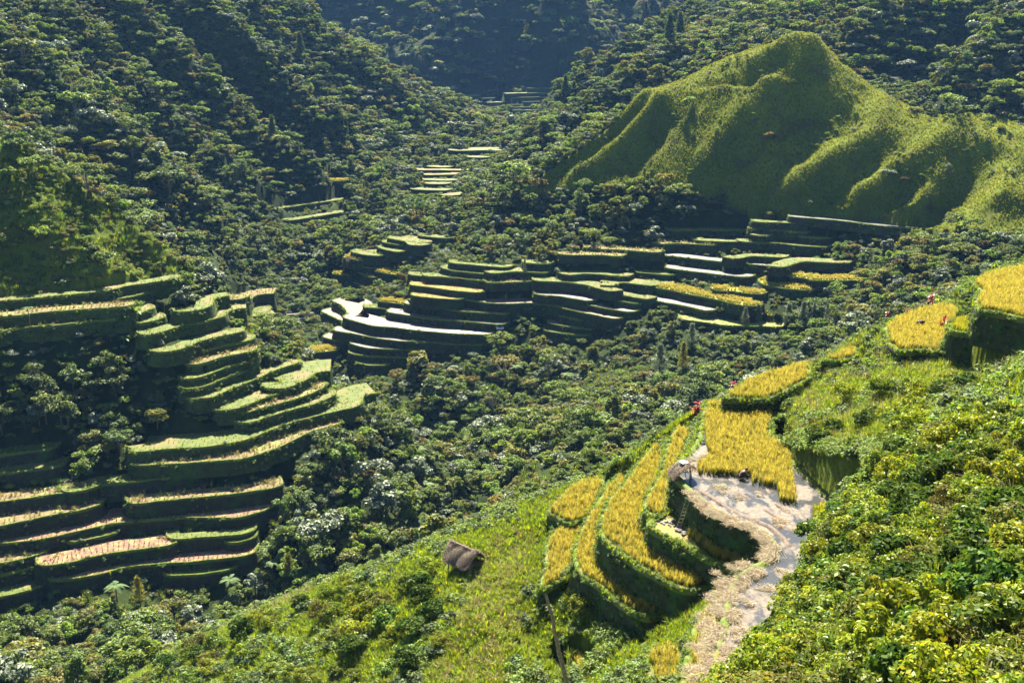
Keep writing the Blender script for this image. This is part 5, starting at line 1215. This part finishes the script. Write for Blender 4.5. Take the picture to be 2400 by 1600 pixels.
# ------------------------------------------------------------------ the big paddy: mud ridges, straw, sticks
M['mudlump'] = solid_mat('wet_mud_ridge', (.045, .03, .022), (.14, .10, .07), 5, .7, .8, .08)
def band(px_pts, z, w, dens, noise_cut=-1.0, seed=0):
    P = poly_px(px_pts, z); Q, L = resample(P, .2); n = int(L * w * dens); i = rng.integers(0, len(Q), n); N = normals(Q)
    p = Q[i] + 0.0; p[:, :2] += N[i] * rng.normal(0, w * .4, n)[:, None]
    return p[vnoise(p[:, 0] / .9, p[:, 1] / .9, seed) > noise_cut]
for px_pts, wid, gap in (([(1634,1148),(1668,1165),(1700,1187),(1750,1212),(1800,1232),(1838,1262),(1850,1285)], .32, -1), ([(1700,1140),(1760,1172),(1830,1218),(1875,1255)], .26, .0), ([(1760,1142),(1800,1168),(1852,1204),(1885,1240)], .28, -.15), ([(1640,1125),(1690,1140),(1740,1165)], .22, .1)):
    P = poly_px(px_pts, -37.0); Q, L = resample(P, .25); Q = smooth_line(Q, 2); N = normals(Q); n = len(Q); rows = []
    amp = np.clip((vnoise(Q[:, 0] / 1.1, Q[:, 1] / 1.1, 5) - gap) * 2.5, 0.0, 1.0); amp[[0, -1]] = 0
    for o, hh in ((-1, -.08), (-.6, .5), (0, 1.0), (.6, .5), (1, -.08)):
        q = Q.copy(); l = fbm(Q[:, 0] / .4 + o * 3, Q[:, 1] / .4, 47, 2); q[:, :2] += N * (o * wid * (1 + .4 * l))[:, None]; q[:, 2] += np.where(amp > 0, .20 * hh * amp * (1 + .6 * l), -.1) - .02; rows.append(q)
    obj_np('mud_ridge', np.concatenate(rows) - T0off, grid_faces(5, n), M['mudlump'], T0root, True)
S = [band([(1612,1152),(1660,1190),(1720,1222),(1775,1245),(1806,1275),(1798,1310)], -36.8, .7, 16.0), band([(1770,1330),(1728,1352),(1708,1388),(1694,1460),(1680,1540),(1660,1600)], -36.85, 1.6, 11.0, -.6, 3),
     band([(1640,1118),(1700,1145),(1770,1182),(1840,1230),(1880,1262)], -36.97, 0.9, 5.0, .2, 4), band([(1600,1100),(1640,1075),(1660,1068)], -36.9, .9, 5), band([(1760,1142),(1800,1168),(1852,1204)], -36.97, .5, 4, -.1, 6), band([(1860,1270),(1860,1330),(1800,1390)], -36.97, 1.6, 1.6, .1, 7)]
S = np.concatenate(S); scatter('straw', S - T0off, STRAWP, rng.uniform(.6, 1.2, len(S)), parent=T0root)
M['bamboo'] = solid_mat('weathered_bamboo', (.16, .12, .08), (.36, .29, .2), 8)
M['deadwood'] = solid_mat('dead_wood', (.10, .07, .055), (.30, .23, .19), 7)
M['thatch'] = solid_mat('thatch', (.08, .055, .04), (.30, .22, .165), 6, .95, 1.0, .06)
G_THATCH = leaf_mat('thatch_straw', [(0, (.09, .065, .045)), (.6, (.24, .175, .13)), (1, (.50, .40, .31))], .2, (1, 1, .9), .03, .5, .01)
THP = [proto('straw', straw_mesh('thatch_tuft', G_THATCH, s, 40, .3, .3, .012, .05)) for s in (50, 51)]
def rod(name, a, b, r0, r1, mat, root, mid=None, ns=6):
    P = [a] + ([mid] if mid is not None else []) + [b]; n = len(P); rad = list(np.linspace(r0, r1, n))
    return put(bpy.data.objects.new(name, tubes_mesh(name, mat, [(np.array(P, float), rad)], ns)), root)
# stick in the paddy, ladder, rubble
b = at_z(1815, 1326, -37.0); r = empty('stick', b); rod('shaft', (0, 0, -.2), (.05, .1, 1.6), .022, .014, M['deadwood'], r); tag(r, 'thin upright stick in the wet mud of the big paddy', 'stick')
rod('twig', (.03, .06, 1.0), (.14, .1, 1.3), .009, .005, M['deadwood'], r)
top = at_z(1612, 1172, -37.3); foot = at_z(1593, 1232, -39.85); r = empty('bamboo_ladder', foot); d = top - foot; sd = Vector((d.y, -d.x, 0)).normalized() * .17
sd = Vector((1, 0, 0)).cross(d).normalized() * 0 + Vector((.17, .02, 0)); out = Vector((-.15, -.35, 0))
for sg in (-1, 1): rod('rail', out + sd * sg, d + sd * sg + Vector((0, -.25, .3)), .028, .022, M['bamboo'], r)
for k in range(8):
    c = out.lerp(d + Vector((0, -.25, .3)), (k + .7) / 8.6); rod('rung', c - sd * 1.15, c + sd * 1.15, .018, .018, M['bamboo'], r)
tag(r, 'bamboo ladder leaning on the big mossy wall below the shelter', 'ladder')
M['stone'] = solid_mat('grey_stone', (.10, .09, .08), (.28, .26, .24), 4, .9, .6, .05)
def stone_mesh(seed):
    bm = bmesh.new(); bmesh.ops.create_icosphere(bm, subdivisions=1, radius=.5); r = random.Random(seed)
    for v in bm.verts: v.co *= r.uniform(.75, 1.15); v.co.z *= .7
    me = bpy.data.meshes.new('stone'); bm.to_mesh(me); bm.free(); me.materials.append(M['stone']); return me
ST = [stone_mesh(k) for k in range(4)]
pp = np.concatenate([band([(1540,1222),(1580,1228),(1615,1246)], -39.85, .9, 12), band([(1590,1240),(1610,1252)], -39.8, .6, 14)])
rub = scatter('rubble', pp, [proto('stone', s) for s in ST], rng.uniform(.14, .42, len(pp)))
# ------------------------------------------------------------------ huts
def thatch_surface(fn, nu, nv, root, name='thatch_roof', dens=26, th=.10, seed=0):
    """thick straw cover: fn(u,v) -> point; straw tufts lie over it"""
    U, Vv = np.meshgrid(np.linspace(0, 1, nu), np.linspace(0, 1, nv)); P = np.array([[fn(u, v) for u in np.linspace(0, 1, nu)] for v in np.linspace(0, 1, nv)])
    low = P.copy(); low[..., 2] -= th; nn = nu * nv
    Fq = np.concatenate([grid_faces(nv, nu), grid_faces(nv, nu)[:, ::-1] + nn]); V = np.r_[P.reshape(-1, 3), low.reshape(-1, 3)]
    ring = [j for j in range(nu)] + [i * nu + nu - 1 for i in range(1, nv)] + [(nv - 1) * nu + j for j in range(nu - 2, -1, -1)] + [i * nu for i in range(nv - 2, 0, -1)]
    k = len(ring); Fq = np.concatenate([Fq, np.array([(ring[i], ring[(i + 1) % k], ring[(i + 1) % k] + nn, ring[i] + nn) for i in range(k)])])
    V = V + rng.normal(0, .015, V.shape); o = obj_np(name, V, [Fq], M['thatch'], root, False)
    n = int(nu * nv * dens / 4); u, v = rng.random(n), rng.random(n) ** .8; p = np.array([fn(a, b_) for a, b_ in zip(u, v)]); p2 = np.array([fn(a, min(1.0, b_ + .05)) for a, b_ in zip(u, v)])
    dd = p2 - p; dd /= np.linalg.norm(dd, axis=1, keepdims=True) + 1e-9
    rot = np.c_[rng.normal(0, .2, n), np.arctan2(-dd[:, 2], np.hypot(dd[:, 0], dd[:, 1])) * .8, np.arctan2(dd[:, 1], dd[:, 0])]
    scatter('straw', p + np.array([0, 0, .02]), THP, rng.uniform(.35, .65, n), rot, parent=o); return o
# thatched hut on the grassy slope: ridge runs from back left to front right
b = at_y(1088, 1292, 84.0); b.z = float(ground(b.x, b.y)) + .1
hut = empty('thatched_hut', b, math.radians(-38)); tag(hut, 'brown thatched hut on the grassy slope above the ravine', 'hut')
RL, RW, RH = 1.65, 1.35, 1.95
for sg in (-1, 1):
    thatch_surface(lambda u, v, sg=sg: np.array([(u * 2 - 1) * (RL - .25 * v + .12 * math.sin(6 * u)), sg * RW * (v + .06 * math.sin(9 * u) * v), RH - .10 * math.sin(3.14 * u) - (.80 * v + .50 * v ** 2.2) + .05 * math.sin(14 * u + 5 * v)]), 21, 10, hut, 'thatch_roof', 34)
rod('ridge_pole', (-RL - .35, 0, RH + .05), (RL + .3, 0, RH - .02), .07, .05, M['deadwood'], hut)
for sx in (-1, 1):
    for sy in (-1, 1): rod('post', (sx * 1.3, sy * .85, -.5), (sx * 1.3, sy * .85, 1.25), .06, .055, M['deadwood'], hut)
for sy in (-1, 1): rod('eave_pole', (-1.75, sy * 1.05, .95), (1.7, sy * 1.05, .95), .04, .035, M['deadwood'], hut)
obj_np('floor', [(-1.3, -.85, .25), (1.3, -.85, .25), (1.3, .85, .25), (-1.3, .85, .25), (-1.3, -.85, .33), (1.3, -.85, .33), (1.3, .85, .33), (-1.3, .85, .33)], [np.array([(0, 3, 2, 1), (4, 5, 6, 7), (0, 1, 5, 4), (1, 2, 6, 5), (2, 3, 7, 6), (3, 0, 4, 7)])], M['bamboo'], hut)
obj_np('back_wall', [(-1.3, -.8, .3), (-1.3, .8, .3), (-1.3, .8, 1.2), (-1.3, 0, 1.95), (-1.3, -.8, 1.2), (-1.25, -.8, .3), (-1.25, .8, .3), (-1.25, .8, 1.2), (-1.25, 0, 1.95), (-1.25, -.8, 1.2)], [np.array([(0, 1, 2, 4), (5, 9, 7, 6)]), np.array([(2, 3, 4), (7, 9, 8)])], M['thatch'], hut)
# rain shelter at the corner of the big paddy
b = at_z(1598, 1120, -37.0); sh = empty('rain_shelter', b, math.radians(12)); tag(sh, 'small straw rain shelter with white sack on its roof, corner of the big paddy', 'shelter')
thatch_surface(lambda u, v: np.array([-.85 + 1.35 * (1 - v) * (1 - .25 * v) + (-.12) * v, (u * 2 - 1) * (.62 + .1 * v), 1.32 - 1.0 * v ** 1.7]), 9, 9, sh, 'thatch_roof', 30, .07)
thatch_surface(lambda u, v: np.array([.48 + .42 * v, (u * 2 - 1) * (.6 - .2 * v), 1.32 - .30 * v ** 1.4]), 8, 5, sh, 'thatch_flap', 30, .06)
for p0, p1 in (((.5, -.5, -.2), (.5, -.5, 1.28)), ((.5, .5, -.2), (.48, .5, 1.28)), ((-.5, -.5, -.4), (-.45, -.5, .95)), ((-.5, .5, -.4), (-.45, .5, .95)), ((.78, -.1, -.1), (.62, -.05, 1.15))): rod('post', p0, p1, .035, .03, M['deadwood'], sh)
rod('forked_prop', (.78, -.25, 0), (.55, -.3, 1.05), .03, .02, M['deadwood'], sh, (.72, -.28, .5))
for yy in (-.3, .35): rod('bamboo_batten', (-.95, yy, .52), (.5, yy, 1.42), .02, .02, M['bamboo'], sh, (-.4, yy, 1.15))
M['sack'] = solid_mat('white_sack', (.62, .62, .62), (.85, .85, .86), 6, .6, .5, .04)
def pillow(l, w, h, n=9):
    u = np.linspace(-1, 1, n); A, B = np.meshgrid(u, u); H = np.clip((1 - A ** 4) * (1 - B ** 4), 0, 1) ** .5
    top = np.stack([A * l, B * w, h * (.35 + .65 * H) + .03 * fbm(A * 3 + 5, B * 3, 3, 2)], -1).reshape(-1, 3); bot = np.stack([A * l, B * w, h * (.35 - .35 * H)], -1).reshape(-1, 3)
    f = grid_faces(n, n); return np.r_[top, bot], np.concatenate([f, f[:, ::-1] + n * n])
V, Fq = pillow(.42, .3, .2); sk = obj_np('white_sack', V, [Fq], M['sack'], None, True); sk.location = b + Vector((.18, .12, 1.30)); sk.rotation_euler = (0, math.radians(14), math.radians(20)); tag(sk, 'white sack lying on the straw rain shelter', 'sack')
# little tin-roofed hut at the end of the middle terraces
M['tin'] = solid_mat('pale_tin', (.55, .56, .60), (.78, .79, .82), 3, .35, .2, .02, spec=.6); M['blue'] = solid_mat('blue_sheet', (.03, .16, .42), (.05, .25, .6), 4, .4, .2, .02); M['planks'] = solid_mat('dark_planks', (.06, .04, .03), (.16, .11, .08), 5)
b = hit(1171, 782, 255, 345, Z); th = empty('tin_roofed_hut', b, math.radians(8)); th.scale = (1.0,) * 3; tag(th, 'tiny hut with white and blue sheet roof at the end of the middle terraces', 'hut')
def slab(x0, x1, y0, y1, za, zb, t=.05, n=12, wave=.025):
    xs = np.linspace(x0, x1, n); V = []
    for dz in (0, -t):
        for y_, z_ in ((y0, za), (y1, zb)): V += [(x_, y_, z_ + dz + wave * ((k % 2) * 2 - 1)) for k, x_ in enumerate(xs)]
    f = grid_faces(2, n); k = 2 * n; F2 = [f, f[:, ::-1] + k]
    F2.append(np.array([(i, i + 1, k + i + 1, k + i) for i in range(n - 1)])[:, ::-1]); F2.append(np.array([(n + i, n + i + 1, k + n + i + 1, k + n + i) for i in range(n - 1)]))
    F2.append(np.array([(0, n, k + n, k), (n - 1, k + n - 1, k + 2 * n - 1, 2 * n - 1)])); return np.array(V), [np.concatenate(F2)]
for nm, a, m in (('roof_sheet', (-1.2, -.15, -1.1, .5, 2.0, 2.55), 'tin'), ('roof_sheet', (-.12, 1.15, -1.1, .5, 2.02, 2.57), 'tin'), ('roof_sheet', (-1.2, 1.15, .5, 1.4, 2.55, 2.2), 'tin'), ('blue_sheet', (.05, .85, -.75, .4, 2.24, 2.60), 'blue')):
    V, Fq = slab(*a); obj_np(nm, V, Fq, M[m], th)
def box_np(x0, x1, y0, y1, z0, z1): return [(x0, y0, z0), (x1, y0, z0), (x1, y1, z0), (x0, y1, z0), (x0, y0, z1), (x1, y0, z1), (x1, y1, z1), (x0, y1, z1)], [np.array([(0, 3, 2, 1), (4, 5, 6, 7), (0, 1, 5, 4), (1, 2, 6, 5), (2, 3, 7, 6), (3, 0, 4, 7)])]
for nm, a in (('wall', (-1.0, 1.0, -.9, -.82, .2, 1.95)), ('wall', (-1.0, -.92, -.8, 1.1, .2, 2.0)), ('wall', (.92, 1.0, -.8, 1.1, .2, 2.0)), ('wall', (-1.0, 1.0, 1.12, 1.2, .2, 2.0)), ('door', (-.3, .3, -.97, -.91, .2, 1.6))):
    V, Fq = box_np(*a); obj_np(nm, V, Fq, M['planks'], th)
for sx in (-.95, .95): rod('post', (sx, -.95, -1.5), (sx, -.95, .3), .06, .06, M['deadwood'], th)
# small brown hut on the left wing
b = hit(818, 621, 300, 420, Z); bh = empty('brown_hut', b + Vector((0, 0, .3)), math.radians(25)); tag(bh, 'tiny brown hut with steep roof on the upper left of the middle terraces', 'hut')
for sg in (-1, 1): thatch_surface(lambda u, v, sg=sg: np.array([(u * 2 - 1) * 1.3, sg * 1.3 * v, 2.9 - 1.4 * v]), 7, 5, bh, 'thatch_roof', 14, .1)
for nm, a in (('wall', (-1.05, 1.05, -.95, -.87, -.6, 1.7)), ('wall', (-1.05, 1.05, .87, .95, -.6, 1.7)), ('wall', (-1.05, -.97, -.85, .85, -.6, 2.2)), ('wall', (.97, 1.05, -.85, .85, -.6, 2.2)), ('door', (-.35, .35, -1.02, -.96, -.3, 1.3))):
    V, Fq = box_np(*a); obj_np(nm, V, Fq, M['planks'], bh)
# fallen logs by the ravine
M['log'] = solid_mat('pinkish_log', (.28, .2, .18), (.5, .4, .37), 3)
for (p0, p1, lab) in (((672, 741), (735, 736), 'long pale fallen log by the ravine, upper one'), ((690, 752), (732, 747), 'short pale fallen log by the ravine, lower one')):
    a = hit(*p0, 290, 400, Z); c = at_y(*p1, a.y + 1.0); r = empty('fallen_log', a); d = c - a
    rod('trunk', (0, 0, .3), tuple(d + Vector((0, 0, .3))), .5, .36, M['log'], r, tuple(d * .5 + Vector((0, 0, .38))), 8); rod('branch_stub', tuple(d * .6 + Vector((0, 0, .4))), tuple(d * .68 + Vector((0, -.3, 1.1))), .1, .05, M['log'], r); tag(r, lab, 'log', 'fallen logs')
# bare pole in the foreground
b = at_y(1352, 1645, 55.0); b.z = float(ground(b.x, b.y)); tp = at_y(1279, 1391, 55.8); d = tp - b
pole = empty('bare_trunk', b); r_ = np.random.default_rng(3); K = np.linspace(0, 1, 12); PP = np.array([np.array(d) * t + np.array([r_.normal() * .03, 0, 0]) for t in K]); PP[0, 2] -= .6
put(bpy.data.objects.new('trunk', tubes_mesh('trunk', M['deadwood'], [(PP, list(np.linspace(.19, .085, 12) * (1 + .08 * r_.normal(size=12))))], 9)), pole)
for t, dx, dz, l in ((.78, 1, .5, .5), (.70, -1, .2, .2), (.88, -1, -.1, .3), (.55, 1, .1, .16), (.5, -1, .3, .18), (.62, 1, .25, .2), (.38, 1, .1, .15)):
    p = np.array(d) * t; rod('branch_stub', p, p + np.array([dx * l, -.1, dz * l]), .03, .012, M['deadwood'], pole)
tag(pole, 'bare leaning dead trunk at the bottom edge, below the golden terraces', 'trunk')
# wire at the right edge, dry sticks by the crest
a = at_y(2262, 950, 58.0); c = at_y(2430, 938, 52.0); r = empty('wire', a); d = c - a
rod('strand', (0, 0, 0), tuple(d), .02, .02, M['tin'], r, tuple(d * .5 + Vector((0, 0, -.06))), 5); a.z = float(ground(a.x, a.y)); rod('peg', (0, 0, .1), tuple(a - r.location - Vector((0, 0, .3))), .03, .03, M['deadwood'], r); tag(r, 'thin grey wire across the dark bank at the right edge', 'wire')
for p0, p1, lab in (((2140, 725), (2178, 706), 'dry bent stick beside the dark red plant, lower'), ((2148, 716), (2192, 704), 'dry bent stick beside the dark red plant, upper'), ((2142, 724), (2212, 717), 'long flat dry stick on the golden crest')):
    a = at_y(*p0, 108.0); c = at_y(*p1, 107.0); r = empty('dry_stick', a); d = c - a; rod('shaft', (0, 0, 0), tuple(d), .03, .015, M['bamboo'], r, tuple(d * .5 + Vector((0, 0, .15)))); rod('foot', (0, 0, 0), (-.1, .1, -1.2), .03, .03, M['bamboo'], r); tag(r, lab, 'stick', 'dry sticks on the crest')

# ------------------------------------------------------------------ two harvesters
M['skin'] = solid_mat('brown_skin', (.16, .085, .05), (.22, .12, .075), 6, .55, .1, .01); M['shirt'] = solid_mat('dark_shirt', (.05, .045, .05), (.10, .09, .09), 8, .9, .3, .01); M['trousers'] = solid_mat('dark_trousers', (.03, .03, .04), (.06, .055, .06), 8, .9, .3, .01); M['hair'] = solid_mat('black_hair', (.008, .007, .006), (.02, .018, .016), 20, .6, .5, .01); M['blackcap'] = M['hair']
def skinned(name, verts, edges, radii, mat, root, root_i=0, sub=2):
    me = bpy.data.meshes.new(name); me.from_pydata([Vector(v) for v in verts], edges, []); me.update(); o = bpy.data.objects.new(name, me); put(o, root)
    md = o.modifiers.new('skin', 'SKIN'); md.use_smooth_shade = True
    for i, r in enumerate(radii): me.skin_vertices[0].data[i].radius = (r, r) if np.ndim(r) == 0 else r
    for i in range(len(verts)): me.skin_vertices[0].data[i].use_root = (i == root_i)
    s = o.modifiers.new('sub', 'SUBSURF'); s.levels = sub; s.render_levels = sub; me.materials.append(mat); return o
def person(loc, rz, J, label):
    """J: joints; one skinned body, clothes over it, face and hair"""
    root = empty('person', loc, rz); tag(root, label, 'person', 'rice harvesters')
    V = []; E = []; R = []
    def add(p, r, par=None):
        V.append(tuple(p)); R.append(r)
        if par is not None: E.append((par, len(V) - 1))
        return len(V) - 1
    pe = add(J['pelvis'], .13); wa = add(J['waist'], .125, pe); ch = add(J['chest'], .145, wa); ne = add(J['neck'], .055, ch); h0 = add(J['head'], .095, ne)
    hd = Vector(J['head']) - Vector(J['neck']); h1 = add(Vector(J['head']) + hd.normalized() * .08, .085, h0)
    for s in (-1, 1):
        f = lambda k: (J[k][0], J[k][1] * s, J[k][2])
        sh_ = add(f('shoulder'), .06, ch); el = add(f('elbow'), .045, sh_); wr = add(f('wrist'), .03, el); pal = add(f('palm'), (.022, .036), wr)
        w = Vector(f('palm')) - Vector(f('wrist')); w.normalize(); side = Vector((0, 1, 0))
        for k, (o, l) in enumerate(((-.030, .070), (-.010, .080), (.010, .074), (.030, .058))):
            k1 = add(Vector(f('palm')) + side * o + w * l * .55, .009, pal); add(Vector(f('palm')) + side * o * .9 + w * l + Vector((0, 0, -.025)), .008, k1)
        k1 = add(Vector(f('palm')) + side * (-.045 * s) + w * .005, .010, pal); add(Vector(f('palm')) + side * (-.055 * s) + w * .045, .008, k1)
        hp = add(f('hip'), .10, pe); kn = add(f('knee'), .068, hp); an = add(f('ankle'), .042, kn); add(f('toe'), .035, an)
    skinned('body', V, E, R, M['skin'], root)
    # shirt and trousers lie just over the body
    sv = [J['waist'], J['chest'], (Vector(J['chest']) * .6 + Vector(J['neck']) * .4)]; se = [(0, 1), (1, 2)]; sr = [.15, .175, .10]
    for s in (-1, 1):
        a = (J['shoulder'][0], J['shoulder'][1] * s, J['shoulder'][2]); e = (J['elbow'][0], J['elbow'][1] * s, J['elbow'][2]); i = len(sv); sv += [a, tuple(Vector(a).lerp(Vector(e), .9))]; se += [(1, i), (i, i + 1)]; sr += [.078, .06]
    skinned('shirt', sv, se, sr, M['shirt'], root, 1)
    tv = [J['pelvis']]; te = []; tr_ = [.155]
    for s in (-1, 1):
        hp = (J['hip'][0], J['hip'][1] * s, J['hip'][2]); kn = (J['knee'][0], J['knee'][1] * s, J['knee'][2]); an = (J['ankle'][0], J['ankle'][1] * s, J['ankle'][2]); i = len(tv)
        tv += [hp, kn, tuple(Vector(kn).lerp(Vector(an), .7))]; te += [(0, i), (i, i + 1), (i + 1, i + 2)]; tr_ += [.118, .083, .06]
    skinned('trousers', tv, te, tr_, M['trousers'], root)
    # head details: hair cap, eyes, nose, ears
    hc = Vector(J['head']) + hd.normalized() * .045; fw = Vector((1, 0, -.35)).normalized(); up = fw.cross(Vector((0, 1, 0))).normalized() * -1
    up = Vector((.35, 0, 1)).normalized()
    bm = bmesh.new(); bmesh.ops.create_icosphere(bm, subdivisions=3, radius=.122)
    kill = [v for v in bm.verts if v.co.dot(fw) > .045 and v.co.dot(up) < .05 or v.co.dot(up) < -.06]; bmesh.ops.delete(bm, geom=kill, context='VERTS')
    me = bpy.data.meshes.new('hair'); bm.to_mesh(me); bm.free(); me.materials.append(M['hair']); o = put(bpy.data.objects.new('hair', me), root); o.location = hc
    bm = bmesh.new(); bmesh.ops.create_cone(bm, segments=8, radius1=.016, radius2=.005, depth=.04, cap_ends=True); me = bpy.data.meshes.new('nose'); bm.to_mesh(me); bm.free(); me.materials.append(M['skin']); o = put(bpy.data.objects.new('nose', me), root); o.location = hc + fw * .112; o.rotation_euler = fw.to_track_quat('Z', 'Y').to_euler()
    for s in (-1, 1):
        for nm, off, rr, mm in (('eye', fw * .10 + up * .02 + Vector((0, .035 * s, 0)), .011, 'hair'), ('ear', Vector((0, .108 * s, 0)), .024, 'skin')):
            bm = bmesh.new(); bmesh.ops.create_icosphere(bm, subdivisions=2, radius=rr); me = bpy.data.meshes.new(nm); bm.to_mesh(me); bm.free(); me.materials.append(M[mm]); o = put(bpy.data.objects.new(nm, me), root); o.location = hc + off
    return root
person(at_z(1738, 1121, -36.97), math.radians(8), dict(pelvis=(-.16, 0, .30), waist=(-.10, 0, .46), chest=(.10, 0, .64), neck=(.26, 0, .74), head=(.36, 0, .83), shoulder=(.16, .20, .68), elbow=(.36, .25, .44), wrist=(.55, .16, .34), palm=(.61, .14, .31), hip=(-.14, .11, .28), knee=(.24, .17, .46), ankle=(.02, .15, .08), toe=(.16, .16, .03)),
       'crouching harvester in dark clothes cutting rice at the edge of the big paddy')
person(at_z(2158, 772, -31.6), math.radians(200), dict(pelvis=(-.12, 0, .86), waist=(.0, 0, .96), chest=(.26, 0, .98), neck=(.46, 0, .93), head=(.57, 0, .88), shoulder=(.32, .19, .95), elbow=(.38, .22, .66), wrist=(.46, .15, .44), palm=(.49, .13, .38), hip=(-.12, .10, .84), knee=(.0, .12, .46), ankle=(-.08, .12, .08), toe=(.06, .13, .03)),
       'harvester in dark clothes bent over in the tilted golden field')

# ------------------------------------------------------------------ air
def haze_box():
    V, Fq = box_np(-1300, 1300, -60, 1640, -170, 640); m, nt, N, L, out = new_mat('thin_haze')
    v = N.new('ShaderNodeVolumePrincipled'); v.inputs['Density'].default_value = HAZE; v.inputs['Color'].default_value = (.22, .48, 1.0, 1); v.inputs['Anisotropy'].default_value = 0.0
    L.new(v.outputs[0], out.inputs['Volume']); o = obj_np('haze', V, Fq, m); tag(o, kind='stuff'); return o
HAZE = 0.00006
haze_box()
